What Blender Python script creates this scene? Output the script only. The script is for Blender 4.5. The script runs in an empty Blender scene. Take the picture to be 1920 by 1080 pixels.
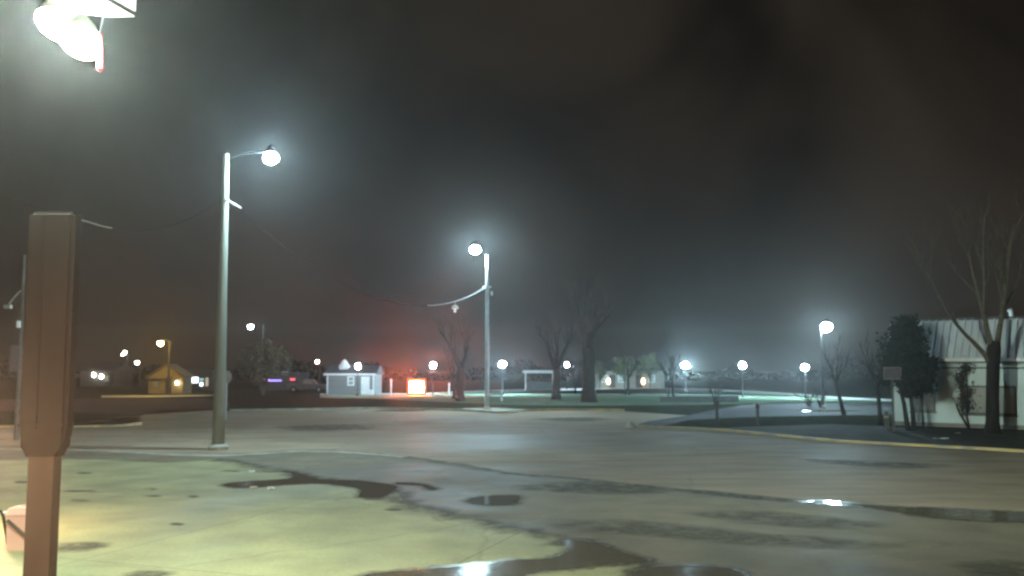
import bpy, bmesh, math, random
from mathutils import Vector, Matrix
from math import radians as R, sin, cos, pi, atan, tan, sqrt

sc = bpy.context.scene
COL = sc.collection
random.seed(7)

# ------------------------------------------------------------------ camera
F = 1700.0; HZ = 688.0; CAMH = 3.2
TH = atan((HZ - 540) / F)
cam_d = bpy.data.cameras.new('camera'); cam = bpy.data.objects.new('camera', cam_d); COL.objects.link(cam)
cam.location = (0, 0, CAMH); cam.rotation_euler = (pi / 2 + TH, 0, 0)
cam_d.sensor_width = 36; cam_d.lens = F / 1920 * 36; cam_d.clip_end = 2000; cam_d.clip_start = 0.1
sc.camera = cam

def ray(px, py):
    a = (px - 960) / F; b = (540 - py) / F
    return Vector((a, cos(TH) - b * sin(TH), sin(TH) + b * cos(TH)))
def G(px, py, z=0.0):
    d = ray(px, py); t = (z - CAMH) / d.z
    return Vector((d.x * t, d.y * t, z))
def P(px, py, Y):
    d = ray(px, py); t = Y / d.y
    return Vector((d.x * t, Y, CAMH + d.z * t))
def proj(v):
    v = Vector(v) - Vector((0, 0, CAMH))
    f = v.y * cos(TH) + v.z * sin(TH); u = -v.y * sin(TH) + v.z * cos(TH)
    return 960 + F * v.x / f, 540 - F * u / f

# ------------------------------------------------------------------ materials
def nodes(name):
    m = bpy.data.materials.new(name); m.use_nodes = True
    nt = m.node_tree; nt.nodes.clear()
    return m, nt
def N(nt, t, **kw):
    n = nt.nodes.new(t)
    for k, v in kw.items():
        if k.startswith('i_'):
            n.inputs[k[2:].replace('_', ' ')].default_value = v
        else: setattr(n, k, v)
    return n
def mat(name, c1, c2=None, scale=4.0, rough=0.7, metal=0.0, bump=0.0, spec=0.4, detail=6, stretch=(1, 1, 1), r2=None, lo=0.35, hi=0.65):
    m, nt = nodes(name); L = nt.links.new
    out = N(nt, 'ShaderNodeOutputMaterial'); b = N(nt, 'ShaderNodeBsdfPrincipled')
    L(b.outputs[0], out.inputs[0])
    b.inputs['Roughness'].default_value = rough; b.inputs['Metallic'].default_value = metal
    b.inputs['Specular IOR Level'].default_value = spec
    if c2 is None: c2 = tuple(x * 0.75 for x in c1)
    tc = N(nt, 'ShaderNodeTexCoord'); mp = N(nt, 'ShaderNodeMapping'); mp.inputs['Scale'].default_value = stretch
    L(tc.outputs['Object'], mp.inputs[0])
    n = N(nt, 'ShaderNodeTexNoise'); n.inputs['Scale'].default_value = scale; n.inputs['Detail'].default_value = detail
    L(mp.outputs[0], n.inputs[0])
    r = N(nt, 'ShaderNodeValToRGB'); L(n.outputs[0], r.inputs[0])
    r.color_ramp.elements[0].position = lo; r.color_ramp.elements[1].position = hi
    r.color_ramp.elements[0].color = (*c2, 1); r.color_ramp.elements[1].color = (*c1, 1)
    L(r.outputs[0], b.inputs['Base Color'])
    if r2 is not None:
        mr = N(nt, 'ShaderNodeMapRange'); mr.inputs['From Min'].default_value = 0.35; mr.inputs['From Max'].default_value = 0.65
        mr.inputs['To Min'].default_value = r2; mr.inputs['To Max'].default_value = rough
        L(n.outputs[0], mr.inputs[0]); L(mr.outputs[0], b.inputs['Roughness'])
    if bump:
        n2 = N(nt, 'ShaderNodeTexNoise'); n2.inputs['Scale'].default_value = scale * 6; n2.inputs['Detail'].default_value = 4
        L(mp.outputs[0], n2.inputs[0])
        bp = N(nt, 'ShaderNodeBump'); bp.inputs['Strength'].default_value = bump; bp.inputs['Distance'].default_value = 0.05
        L(n2.outputs[0], bp.inputs['Height']); L(bp.outputs[0], b.inputs['Normal'])
    return m
def emit(name, c, s):
    m, nt = nodes(name)
    o = N(nt, 'ShaderNodeOutputMaterial'); e = N(nt, 'ShaderNodeEmission')
    e.inputs[0].default_value = (*c, 1); e.inputs[1].default_value = s
    nt.links.new(e.outputs[0], o.inputs[0]); return m

def paving(name, c1, c2, crack, rough, wet, stain_scale=0.12, joints=None, streak=(1, 1, 1), spec=.3):
    """worn wet paving: broad stains, fine grain, wandering cracks, optional slab joints"""
    m, nt = nodes(name); L = nt.links.new
    out = N(nt, 'ShaderNodeOutputMaterial'); b = N(nt, 'ShaderNodeBsdfPrincipled'); L(b.outputs[0], out.inputs[0])
    b.inputs['Specular IOR Level'].default_value = spec
    tc = N(nt, 'ShaderNodeTexCoord')
    mp = N(nt, 'ShaderNodeMapping'); mp.inputs['Scale'].default_value = streak; L(tc.outputs['Object'], mp.inputs[0])
    big = N(nt, 'ShaderNodeTexNoise'); big.inputs['Scale'].default_value = stain_scale; big.inputs['Detail'].default_value = 7; big.inputs['Roughness'].default_value = 0.6; big.inputs['Distortion'].default_value = 0.8
    L(mp.outputs[0], big.inputs[0])
    r = N(nt, 'ShaderNodeValToRGB'); L(big.outputs[0], r.inputs[0])
    r.color_ramp.elements[0].position = 0.36; r.color_ramp.elements[1].position = 0.62
    r.color_ramp.elements[0].color = (*c2, 1); r.color_ramp.elements[1].color = (*c1, 1)
    # mid-size patches
    mid = N(nt, 'ShaderNodeTexNoise'); mid.inputs['Scale'].default_value = stain_scale * 7; mid.inputs['Detail'].default_value = 8
    L(mp.outputs[0], mid.inputs[0])
    mr = N(nt, 'ShaderNodeMapRange'); mr.inputs['From Min'].default_value = 0.3; mr.inputs['From Max'].default_value = 0.7
    mr.inputs['To Min'].default_value = 0.72; mr.inputs['To Max'].default_value = 1.15; L(mid.outputs[0], mr.inputs[0])
    mul = N(nt, 'ShaderNodeMix', data_type='RGBA', blend_type='MULTIPLY'); mul.inputs[0].default_value = 1
    L(r.outputs[0], mul.inputs[6]); L(mr.outputs[0], mul.inputs[7])
    sp = N(nt, 'ShaderNodeTexNoise'); sp.inputs['Scale'].default_value = 14; sp.inputs['Detail'].default_value = 8; sp.inputs['Roughness'].default_value = .75; L(tc.outputs['Object'], sp.inputs[0])
    sr = N(nt, 'ShaderNodeMapRange'); sr.inputs['From Min'].default_value = .35; sr.inputs['From Max'].default_value = .65; sr.inputs['To Min'].default_value = .82; sr.inputs['To Max'].default_value = 1.12; L(sp.outputs[0], sr.inputs[0])
    ms = N(nt, 'ShaderNodeMix', data_type='RGBA', blend_type='MULTIPLY'); ms.inputs[0].default_value = 1; L(mul.outputs[2], ms.inputs[6]); L(sr.outputs[0], ms.inputs[7]); mul = ms
    # cracks
    dn = N(nt, 'ShaderNodeTexNoise'); dn.inputs['Scale'].default_value = 0.7; dn.inputs['Detail'].default_value = 5; L(tc.outputs['Object'], dn.inputs[0])
    mx = N(nt, 'ShaderNodeMix', data_type='RGBA', blend_type='ADD'); mx.inputs[0].default_value = 1.2
    L(tc.outputs['Object'], mx.inputs[6]); L(dn.outputs[1], mx.inputs[7])
    vo = N(nt, 'ShaderNodeTexVoronoi', feature='DISTANCE_TO_EDGE'); vo.inputs['Scale'].default_value = 0.16
    L(mx.outputs[2], vo.inputs[0])
    cr = N(nt, 'ShaderNodeValToRGB'); L(vo.outputs[0], cr.inputs[0])
    cr.color_ramp.elements[0].position = 0.002; cr.color_ramp.elements[1].position = 0.011
    cr.color_ramp.elements[0].color = (crack, crack, crack, 1); cr.color_ramp.elements[1].color = (1, 1, 1, 1)
    mul2 = N(nt, 'ShaderNodeMix', data_type='RGBA', blend_type='MULTIPLY'); mul2.inputs[0].default_value = 1
    L(mul.outputs[2], mul2.inputs[6]); L(cr.outputs[0], mul2.inputs[7])
    last = mul2.outputs[2]
    if joints:
        mpj = N(nt, 'ShaderNodeMapping'); mpj.inputs['Rotation'].default_value = (0, 0, joints[1]); L(tc.outputs['Object'], mpj.inputs[0])
        br = N(nt, 'ShaderNodeTexBrick'); br.offset = 0.0
        br.inputs['Scale'].default_value = 1.0; br.inputs['Brick Width'].default_value = joints[0]; br.inputs['Row Height'].default_value = joints[0]
        br.inputs['Mortar Size'].default_value = 0.02; br.inputs['Mortar Smooth'].default_value = 0.3
        br.inputs['Color1'].default_value = (1, 1, 1, 1); br.inputs['Color2'].default_value = (.93, .93, .93, 1); br.inputs['Mortar'].default_value = (.55, .55, .55, 1)
        L(mpj.outputs[0], br.inputs[0])
        m3 = N(nt, 'ShaderNodeMix', data_type='RGBA', blend_type='MULTIPLY'); m3.inputs[0].default_value = 1
        L(last, m3.inputs[6]); L(br.outputs[0], m3.inputs[7]); last = m3.outputs[2]
    L(last, b.inputs['Base Color'])
    rr = N(nt, 'ShaderNodeMapRange'); rr.inputs['From Min'].default_value = 0.38; rr.inputs['From Max'].default_value = 0.58
    rr.inputs['To Min'].default_value = wet; rr.inputs['To Max'].default_value = rough; L(big.outputs[0], rr.inputs[0]); L(rr.outputs[0], b.inputs['Roughness'])
    gr = N(nt, 'ShaderNodeTexNoise'); gr.inputs['Scale'].default_value = 9; gr.inputs['Detail'].default_value = 6; L(tc.outputs['Object'], gr.inputs[0])
    bp = N(nt, 'ShaderNodeBump'); bp.inputs['Strength'].default_value = 0.35; bp.inputs['Distance'].default_value = 0.02
    L(gr.outputs[0], bp.inputs['Height']); L(bp.outputs[0], b.inputs['Normal'])
    return m

M = {}
M['concrete'] = paving('concrete_slab', (.325, .305, .142), (.255, .24, .112), .82, .8, .6, .10, joints=(6.0, 0.35))
M['asphalt'] = paving('forecourt_asphalt', (.185, .152, .09), (.125, .102, .06), .85, .8, .55, .13)
M['street'] = paving('street_paving', (.32, .245, .162), (.22, .168, .11), .85, .85, .62, .10, streak=(.5, 1.4, 1), spec=.12)
M['side'] = paving('side_road_asphalt', (.038, .037, .032), (.022, .022, .019), .6, .9, .75, .12, streak=(.5, 1.4, 1), spec=.1)
def stain_mat(nm='damp_stain', ro=.75, sp=.2):
    m, nt = nodes(nm); L = nt.links.new
    out = N(nt, 'ShaderNodeOutputMaterial'); b = N(nt, 'ShaderNodeBsdfPrincipled'); t = N(nt, 'ShaderNodeBsdfTransparent'); mx = N(nt, 'ShaderNodeMixShader')
    b.inputs['Base Color'].default_value = (.085, .075, .048, 1); b.inputs['Roughness'].default_value = ro; b.inputs['Specular IOR Level'].default_value = sp
    at = N(nt, 'ShaderNodeAttribute', attribute_name='wet'); tc = N(nt, 'ShaderNodeTexCoord')
    n = N(nt, 'ShaderNodeTexNoise'); n.inputs['Scale'].default_value = 1.8; n.inputs['Detail'].default_value = 8; n.inputs['Roughness'].default_value = .65; L(tc.outputs['Object'], n.inputs[0])
    a = N(nt, 'ShaderNodeMath', operation='MULTIPLY'); mr = N(nt, 'ShaderNodeMapRange'); mr.inputs['From Min'].default_value = .36; mr.inputs['From Max'].default_value = .62; mr.inputs['To Min'].default_value = .15; mr.inputs['To Max'].default_value = .9; L(n.outputs[0], mr.inputs[0]); L(at.outputs['Fac'], a.inputs[0]); L(mr.outputs[0], a.inputs[1]); mr = a
    L(mr.outputs[0], mx.inputs[0]); L(t.outputs[0], mx.inputs[1]); L(b.outputs[0], mx.inputs[2]); L(mx.outputs[0], out.inputs[0]); return m
M['stain'] = stain_mat(); M['rim'] = stain_mat('damp_rim', .28, .5)
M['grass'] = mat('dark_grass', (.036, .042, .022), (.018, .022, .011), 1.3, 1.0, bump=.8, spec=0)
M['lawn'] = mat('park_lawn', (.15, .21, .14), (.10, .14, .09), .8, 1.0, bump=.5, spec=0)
M['dirt'] = mat('verge_dirt', (.055, .05, .032), (.028, .028, .018), .9, .95, bump=.8, spec=.1)
M['path'] = mat('path_concrete', (.6, .6, .54), (.48, .48, .43), .6, .8)
M['kerb'] = mat('kerb_concrete', (.34, .33, .26), (.22, .21, .17), 1.5, .8)
M['yellow'] = mat('worn_yellow_paint', (.40, .30, .10), (.22, .195, .12), 1.2, .6, lo=.38, hi=.55)
M['pole'] = mat('pole_concrete', (.18, .19, .15), (.13, .14, .11), 2, .8, stretch=(1, 1, .2))
M['galv'] = mat('galvanised_steel', (.45, .47, .46), (.36, .38, .38), 4, .45, metal=.6)
M['dkmetal'] = mat('dark_painted_metal', (.035, .035, .035), None, 4, .5)
M['black'] = mat('black_metal', (.008, .008, .008), None, 4, .9, spec=.05)
M['wire'] = mat('lit_wire_tone', (.5, .5, .48), None, 9, .5)
M['bark'] = mat('bark', (.032, .027, .022), (.016, .014, .012), 6, .95, bump=.9, stretch=(1, 1, .2), spec=.2)
M['barkpale'] = mat('bark_pale', (.14, .13, .10), (.07, .06, .05), 6, .95, bump=.8, stretch=(1, 1, .2), spec=.2)
M['needle'] = mat('needles', (.024, .033, .016), (.012, .018, .009), 3, .9, spec=.15)
M['leafpale'] = mat('pale_leaves', (.15, .15, .085), (.07, .075, .04), 3, .9, spec=.15)
M['shrub'] = mat('shrub_leaves', (.11, .10, .075), (.06, .055, .04), 3, .9, spec=.15)
M['wallwhite'] = mat('white_wall_paint', (.62, .72, .66), (.52, .61, .56), .7, .75, bump=.15)
M['roofmetal'] = mat('ribbed_metal', (.66, .70, .70), (.52, .56, .57), .6, .6, metal=.0, stretch=(1, 1, .2))
M['trimdark'] = mat('dark_trim', (.09, .10, .10), None, 3, .6)
M['trimwhite'] = mat('white_trim', (.8, .8, .76), (.7, .7, .66), 2, .6)
M['glass'] = mat('dim_window_glass', (.30, .33, .29), (.25, .275, .245), .8, .15, spec=.5)
M['siding'] = mat('grey_siding', (.21, .225, .21), (.17, .18, .17), 3, .75, stretch=(.1, .1, 4))
M['yellowwall'] = mat('ochre_wall', (.27, .22, .10), (.21, .17, .08), 2, .8)
M['yellowroof'] = mat('ochre_roof', (.17, .14, .07), (.13, .10, .05), 2, .85)
M['darkwall'] = mat('dark_wall', (.06, .06, .055), None, 2, .8)
M['tanwall'] = mat('tan_wall', (.26, .23, .19), (.20, .18, .15), 2, .8)
M['roofdark'] = mat('dark_roof', (.07, .075, .08), None, 3, .85)
M['pylon'] = mat('pylon_paint', (.044, .038, .031), (.033, .028, .023), 1.2, .9, stretch=(1, 1, .3), spec=.08)
M['pylon_dimmed'] = mat('pylon_paint_dimmed', (.017, .015, .0125), (.0125, .011, .009), 1.0, .95, stretch=(1, 1, .3), spec=.03)  # upper cabinet's fade into the night is put into this darker colour
M['pink'] = mat('faded_pink_plastic', (.40, .24, .17), (.33, .19, .14), 2, .7)
M['signgrey'] = mat('sign_back_grey', (.30, .31, .28), (.24, .24, .22), 3, .5, metal=.3)
M['signpink'] = mat('faded_sign_face', (.12, .095, .095), (.09, .075, .075), 3, .6)
M['red'] = mat('red_plastic', (.42, .035, .035), (.3, .025, .025), 5, .5)
M['soffit'] = mat('soffit_paint', (.55, .62, .45), (.48, .55, .40), 2, .7)
M['paleview'] = mat('pale_car_paint', (.12, .125, .125), None, 1, .3, spec=.6)
M['rubber'] = mat('rubber', (.02, .02, .02), None, 4, .8)
M['brickdark'] = mat('dark_low_wall', (.05, .05, .048), (.035, .035, .035), 3, .9)
M['litter'] = mat('white_paper_glint', (.75, .75, .72), None, 5, .8)
M['stone'] = mat('pale_stone', (.5, .47, .38), (.36, .34, .28), 5, .9)

def water_mat(nm='puddle_water', ro=.10, bu=.20):
    m, nt = nodes(nm); L = nt.links.new
    out = N(nt, 'ShaderNodeOutputMaterial'); b = N(nt, 'ShaderNodeBsdfPrincipled'); L(b.outputs[0], out.inputs[0])
    b.inputs['Base Color'].default_value = (.105, .09, .062, 1); b.inputs['Roughness'].default_value = ro; b.inputs['IOR'].default_value = 1.33
    tc = N(nt, 'ShaderNodeTexCoord'); mp = N(nt, 'ShaderNodeMapping'); mp.inputs['Scale'].default_value = (1.0, 3.0, 1)
    L(tc.outputs['Object'], mp.inputs[0])
    n = N(nt, 'ShaderNodeTexNoise'); n.inputs['Scale'].default_value = 2.2; n.inputs['Detail'].default_value = 3; L(mp.outputs[0], n.inputs[0])
    bp = N(nt, 'ShaderNodeBump'); bp.inputs['Strength'].default_value = bu; bp.inputs['Distance'].default_value = .05
    L(n.outputs[0], bp.inputs['Height']); L(bp.outputs[0], b.inputs['Normal'])
    return m
M['water'] = water_mat(); M['calm'] = water_mat('calm_puddle_water', .05, .03)

COOL = (.56, .86, 1.0)
M['lamp_big'] = emit('led_lamp_glow', COOL, 2600)
M['lamp_mid'] = emit('led_lamp_glow_mid', COOL, 2350)
M['lamp_right'] = emit('led_lamp_glow_far', COOL, 1450)
M['lamp_park'] = emit('park_globe_glow', (.52, .80, 1.0), 2000)
M['lamp_park_dim'] = emit('park_globe_glow_dim', (.55, .80, 1.0), 1150)
M['lamp_park_bright'] = emit('park_globe_glow_bright', (.50, .84, 1.0), 3200)
M['lamp_park_low'] = emit('park_globe_glow_low', (.55, .80, 1.0), 520)
M['lamp_flood'] = emit('floodlight_glow', (.80, 1.0, .92), 2000)
M['added_wall_flood'] = emit('added_wall_flood_glow', (.80, .98, .90), 17000)
M['added_warm_lamp'] = emit('warm_globe_glow', (1.0, .60, .36), 3400)
M['lamp_bollard'] = emit('bollard_globe_glow', (1.0, .70, .42), 600)
M['lamp_sodium'] = emit('sodium_lamp_glow', (1.0, .62, .12), 620)
M['lamp_dot'] = emit('distant_lamp_glow', (1.0, .93, .82), 60)
M['porch'] = emit('porch_lamp_glow', (1.0, .82, .62), 28)
M['porch_orange'] = emit('porch_orange_glow', (1.0, .72, .40), 14)
M['signface'] = emit('backlit_sign_face', (.92, 1.0, .96), 2.2)
M['led_red'] = emit('red_led_panel', (1.0, .16, .07), 1000)
M['bloom_edge'] = emit('red_bloom_border', (1.0, .17, .065), 1.8)
M['neon_blue'] = emit('blue_neon', (.30, .26, 1.0), 2.2)
M['neon_pink'] = emit('pink_neon', (.95, .45, .9), 2.6)
M['neon_red'] = emit('red_neon', (1.0, .08, .12), 2.2)
M['lit_white'] = emit('lit_window_white', (.85, .95, 1.0), 3.0)
M['lit_cyan'] = emit('lit_window_cyan', (.45, .72, .75), .8)
M['lit_warm'] = emit('lit_window_warm', (.75, .68, .5), .6)

# ------------------------------------------------------------------ mesh helpers
class MB:
    def __init__(s): s.bm = bmesh.new()
    def box(s, c, size, rz=0.0):
        m = Matrix.Translation(Vector(c)) @ Matrix.Rotation(rz, 4, 'Z') @ Matrix.Diagonal((*size, 1))
        bmesh.ops.create_cube(s.bm, size=1, matrix=m); return s
    def tube(s, a, b, r0, r1=None, n=8, caps=True):
        a = Vector(a); b = Vector(b); r1 = r0 if r1 is None else r1
        d = (b - a); 
        if d.length < 1e-6: return s
        q = d.to_track_quat('Z', 'Y')
        va = [s.bm.verts.new(a + q @ Vector((r0 * cos(2*pi*i/n), r0 * sin(2*pi*i/n), 0))) for i in range(n)]
        vb = [s.bm.verts.new(b + q @ Vector((r1 * cos(2*pi*i/n), r1 * sin(2*pi*i/n), 0))) for i in range(n)]
        for i in range(n):
            s.bm.faces.new((va[i], va[(i+1) % n], vb[(i+1) % n], vb[i]))
        if caps: s.bm.faces.new(va[::-1]); s.bm.faces.new(vb)
        return s
    def path(s, pts, rs, n=8):
        """continuous tapered tube through points"""
        pts = [Vector(p) for p in pts]
        if not isinstance(rs, (list, tuple)): rs = [rs] * len(pts)
        rings = []
        for i, p in enumerate(pts):
            d = (pts[min(i+1, len(pts)-1)] - pts[max(i-1, 0)]).normalized()
            x = d.cross(Vector((0.13, 1, .21))).normalized(); y = d.cross(x).normalized()
            rings.append([s.bm.verts.new(p + rs[i] * (cos(2*pi*k/n) * x + sin(2*pi*k/n) * y)) for k in range(n)])
        for a, b in zip(rings, rings[1:]):
            for k in range(n): s.bm.faces.new((a[k], a[(k+1) % n], b[(k+1) % n], b[k]))
        s.bm.faces.new(rings[0][::-1]); s.bm.faces.new(rings[-1]); return s
    def lathe(s, c, prof, n=12):
        c = Vector(c); rings = []
        for r, z in prof:
            rings.append([s.bm.verts.new(c + Vector((max(r, 1e-3) * cos(2*pi*k/n), max(r, 1e-3) * sin(2*pi*k/n), z))) for k in range(n)])
        for a, b in zip(rings, rings[1:]):
            for k in range(n): s.bm.faces.new((a[k], a[(k+1) % n], b[(k+1) % n], b[k]))
        s.bm.faces.new(rings[0][::-1]); s.bm.faces.new(rings[-1]); return s
    def ball(s, c, r, sz=1.0, n=10, m=6):
        return s.lathe(c, [(r * sin(pi * i / m), -r * sz * cos(pi * i / m)) for i in range(m + 1)], n)
    def poly(s, pts):
        s.bm.faces.new([s.bm.verts.new(Vector(p)) for p in pts]); return s
    def prism(s, pts, d):
        d = Vector(d); a = [s.bm.verts.new(Vector(p)) for p in pts]; b = [s.bm.verts.new(Vector(p) + d) for p in pts]
        n = len(pts); s.bm.faces.new(a[::-1]); s.bm.faces.new(b)
        for i in range(n): s.bm.faces.new((a[i], a[(i+1) % n], b[(i+1) % n], b[i]))
        return s
    def leaf(s, c, size, rnd):
        q = Matrix.Rotation(rnd.uniform(0, 6.28), 3, 'Z') @ Matrix.Rotation(rnd.uniform(-1.3, 1.3), 3, 'X')
        w = size * rnd.uniform(.5, 1); h = size * rnd.uniform(.8, 1.4)
        vs = [s.bm.verts.new(Vector(c) + q @ Vector(p)) for p in ((-w*.5, 0, 0), (0, -h*.5, 0), (w*.5, 0, 0), (0, h*.5, 0))]
        s.bm.faces.new(vs)
    def build(s, name, m, parent=None, smooth=False, origin=None):
        bmesh.ops.recalc_face_normals(s.bm, faces=s.bm.faces)
        me = bpy.data.meshes.new(name); s.bm.to_mesh(me); s.bm.free(); me.materials.append(m)
        o = bpy.data.objects.new(name, me); COL.objects.link(o)
        if smooth:
            for p in me.polygons: p.use_smooth = True
        if parent is not None:
            o.parent = parent
            w = parent; inv = Vector((0, 0, 0))
            while w is not None: inv += w.location; w = w.parent
            me.transform(Matrix.Translation(-inv))
        elif origin is not None:
            me.transform(Matrix.Translation(-Vector(origin))); o.location = origin
        return o
def thing(name, label, cat, loc, group=None):
    o = bpy.data.objects.new(name, None); COL.objects.link(o); o.location = loc; o.empty_display_size = .3
    o['label'] = label; o['category'] = cat
    if group: o['group'] = group
    return o
def tag(o, label, cat, group=None, kind=None):
    o['label'] = label; o['category'] = cat
    if group: o['group'] = group
    if kind: o['kind'] = kind
    return o
def struct(o, kind='structure', label=None):
    o['kind'] = kind
    if label: o['label'] = label
    return o

def smooth_line(pts, k=8, jit=0.0, rnd=None):
    """Catmull-Rom through points, optional jitter"""
    out = []; n = len(pts)
    for i in range(n - 1):
        p0 = pts[max(i-1, 0)]; p1 = pts[i]; p2 = pts[i+1]; p3 = pts[min(i+2, n-1)]
        for j in range(k):
            t = j / k
            v = 0.5 * ((2*p1) + (p2-p0)*t + (2*p0-5*p1+4*p2-p3)*t*t + (3*p1-p0-3*p2+p3)*t**3)
            if rnd: v = v + Vector((rnd.uniform(-jit, jit), rnd.uniform(-jit, jit), 0))
            out.append(v)
    out.append(pts[-1]); return out
def sheet(name, pts, z, m, kind='structure'):
    mb = MB(); mb.poly([(p.x, p.y, z) for p in pts])
    bmesh.ops.triangulate(mb.bm, faces=mb.bm.faces)
    for f in mb.bm.faces:
        f.normal_update()
        if f.normal.z < 0: f.normal_flip()
    me = bpy.data.meshes.new(name); mb.bm.to_mesh(me); mb.bm.free(); me.materials.append(m)
    o = bpy.data.objects.new(name, me); COL.objects.link(o)
    if kind: o['kind'] = kind
    return o
def strip(name, line, w, h, m, z0=0.0, label=None):
    """kerb: solid strip of width w, height h along a ground polyline"""
    mb = MB(); prev = None; n = len(line)
    for i, p in enumerate(line):
        d = (line[min(i+1, n-1)] - line[max(i-1, 0)]); d.z = 0; d.normalize(); s = Vector((-d.y, d.x, 0)) * w / 2
        q = Vector((p.x, p.y, z0))
        ring = [mb.bm.verts.new(q + s), mb.bm.verts.new(q + s*.85 + Vector((0, 0, h))), mb.bm.verts.new(q - s*.85 + Vector((0, 0, h))), mb.bm.verts.new(q - s)]
        if prev:
            for k in range(3): mb.bm.faces.new((prev[k], prev[k+1], ring[k+1], ring[k]))
        else: mb.bm.faces.new(ring)
        prev = ring
    mb.bm.faces.new(prev[::-1])
    o = mb.build(name, m)
    return struct(o, label=label)

# ------------------------------------------------------------------ ground
gm = MB(); gm.poly([(-420, -60, 0), (420, -60, 0), (420, 620, 0), (-420, 620, 0)])
struct(gm.build('ground', M['grass']), label='dark grass and soil between the paved areas')
rj = random.Random(3)
gut = [G(*p) for p in ((-500, 832), (-100, 833), (130, 838), (220, 845), (310, 851), (400, 853), (480, 850), (560, 845), (650, 847), (760, 857), (860, 871), (960, 888), (1085, 898), (1310, 922), (1505, 940), (1605, 948), (1750, 957), (1910, 967), (2300, 990))]
gut_s = smooth_line(gut, 6)
kr = [G(*p) for p in ((1183, 800), (1230, 802), (1310, 805), (1380, 810), (1460, 818), (1560, 828), (1650, 833), (1760, 839), (1920, 848), (2300, 872))]
kr_s = smooth_line(kr, 6)
kf = [G(*p) for p in ((430, 771), (560, 769), (700, 767), (800, 769), (880, 771), (913, 771), (960, 774), (990, 771), (1080, 770), (1170, 771))]
kf_s = smooth_line(kf, 6)
kl = [G(*p) for p in ((-500, 806), (-100, 803), (60, 802), (130, 802), (180, 801), (225, 800), (262, 796))]
kl_s = smooth_line(kl, 6)
street = gut_s + list(reversed(kr_s)) + [G(1215, 790), G(1290, 779), G(1180, 772)] + list(reversed(kf_s)) + [G(380, 768), G(300, 768), G(262, 780)] + list(reversed(kl_s))
sheet('street', street, .004, M['street'])
sheet('side_road', [G(*p) for p in ((1290, 779), (1216, 790), (1184, 800), (1230, 802), (1290, 788), (1400, 782), (1560, 779), (1668, 778), (2100, 790), (2100, 758), (1660, 754), (1500, 756), (1390, 760), (1330, 770))], .008, M['side'])
sheet('cross_street', [G(*p) for p in ((262, 778), (300, 767), (430, 767), (430, 752), (380, 747), (200, 747), (-300, 752), (-300, 768), (120, 772))], .0075, M['side'])
fore = [Vector((60, -30, 0)), Vector((-60, -30, 0))] + gut_s
sheet('forecourt', fore, .008, M['asphalt'])
slab_edge = smooth_line([G(*p) for p in ((-500, 866), (0, 864), (150, 862), (300, 868), (400, 863), (450, 868), (500, 879), (545, 887), (640, 905), (735, 922), (770, 945), (860, 968), (950, 988), (1050, 1010), (1110, 1026), (1180, 1052), (1260, 1090))], 6, .05, rj)
sheet('concrete_slab', slab_edge + [Vector((6, -28, 0)), Vector((-58, -28, 0))], .012, M['concrete'])
def fade_strip(line, w0, w1, z):
    bm = bmesh.new(); lay = bm.verts.layers.float.new('wet'); prev = None; n = len(line)
    for i, p in enumerate(line):
        d = line[min(i+1, n-1)] - line[max(i-1, 0)]; d.z = 0; d.normalize(); q = Vector((-d.y, d.x, 0)); row = []
        j = rj.uniform(.6, 1.4)
        for off, a in ((w0 * j, 0), (0, 1), (-w1 * j, 0)):
            v = bm.verts.new(Vector((p.x, p.y, z)) + q * off); v[lay] = a; row.append(v)
        if prev:
            for k in (0, 1): bm.faces.new((prev[k], prev[k+1], row[k+1], row[k]))
        prev = row
    for f in bm.faces:
        f.normal_update()
        if f.normal.z < 0: f.normal_flip()
    me = bpy.data.meshes.new('damp_patch'); bm.to_mesh(me); bm.free(); me.materials.append(M['stain']); o = bpy.data.objects.new('damp_patch', me); COL.objects.link(o); o['kind'] = 'structure'
fade_strip(slab_edge[24:], .5, .7, .0128)
fade_strip(gut_s[30:], .25, .5, .0126)
# pale gutter lip along the forecourt
lip = smooth_line([G(*p) for p in ((-300, 841), (130, 844), (220, 847), (310, 853), (400, 855), (480, 852), (560, 847), (650, 849), (760, 858))], 6)
o = strip('gutter_lip', lip, .35, .03, M['kerb'], label='pale concrete gutter lip crossing the forecourt mouth')
strip('kerb', kr_s, .22, .10, M['yellow'], label='worn yellow kerb in front of the white building')
strip('kerb', smooth_line([G(*p) for p in ((930, 775), (960, 774), (990, 771), (1080, 770), (1170, 771))], 6), .3, .14, M['yellow'], label='worn yellow kerb beyond the far lamp')
strip('kerb', smooth_line([G(*p) for p in ((430, 771), (560, 769), (700, 767), (800, 769), (880, 771), (930, 775)) ], 6), .3, .14, M['kerb'], label='plain far kerb along the park')
strip('kerb', kl_s, .3, .13, M['yellow'], label='yellow kerb end left of the concrete pole')
# yellow paint on the kerb apron by the far pole
sheet('apron', [G(*p) for p in ((860, 770), (960, 773), (1000, 768), (930, 765), (870, 766))], .02, M['kerb'])
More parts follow.
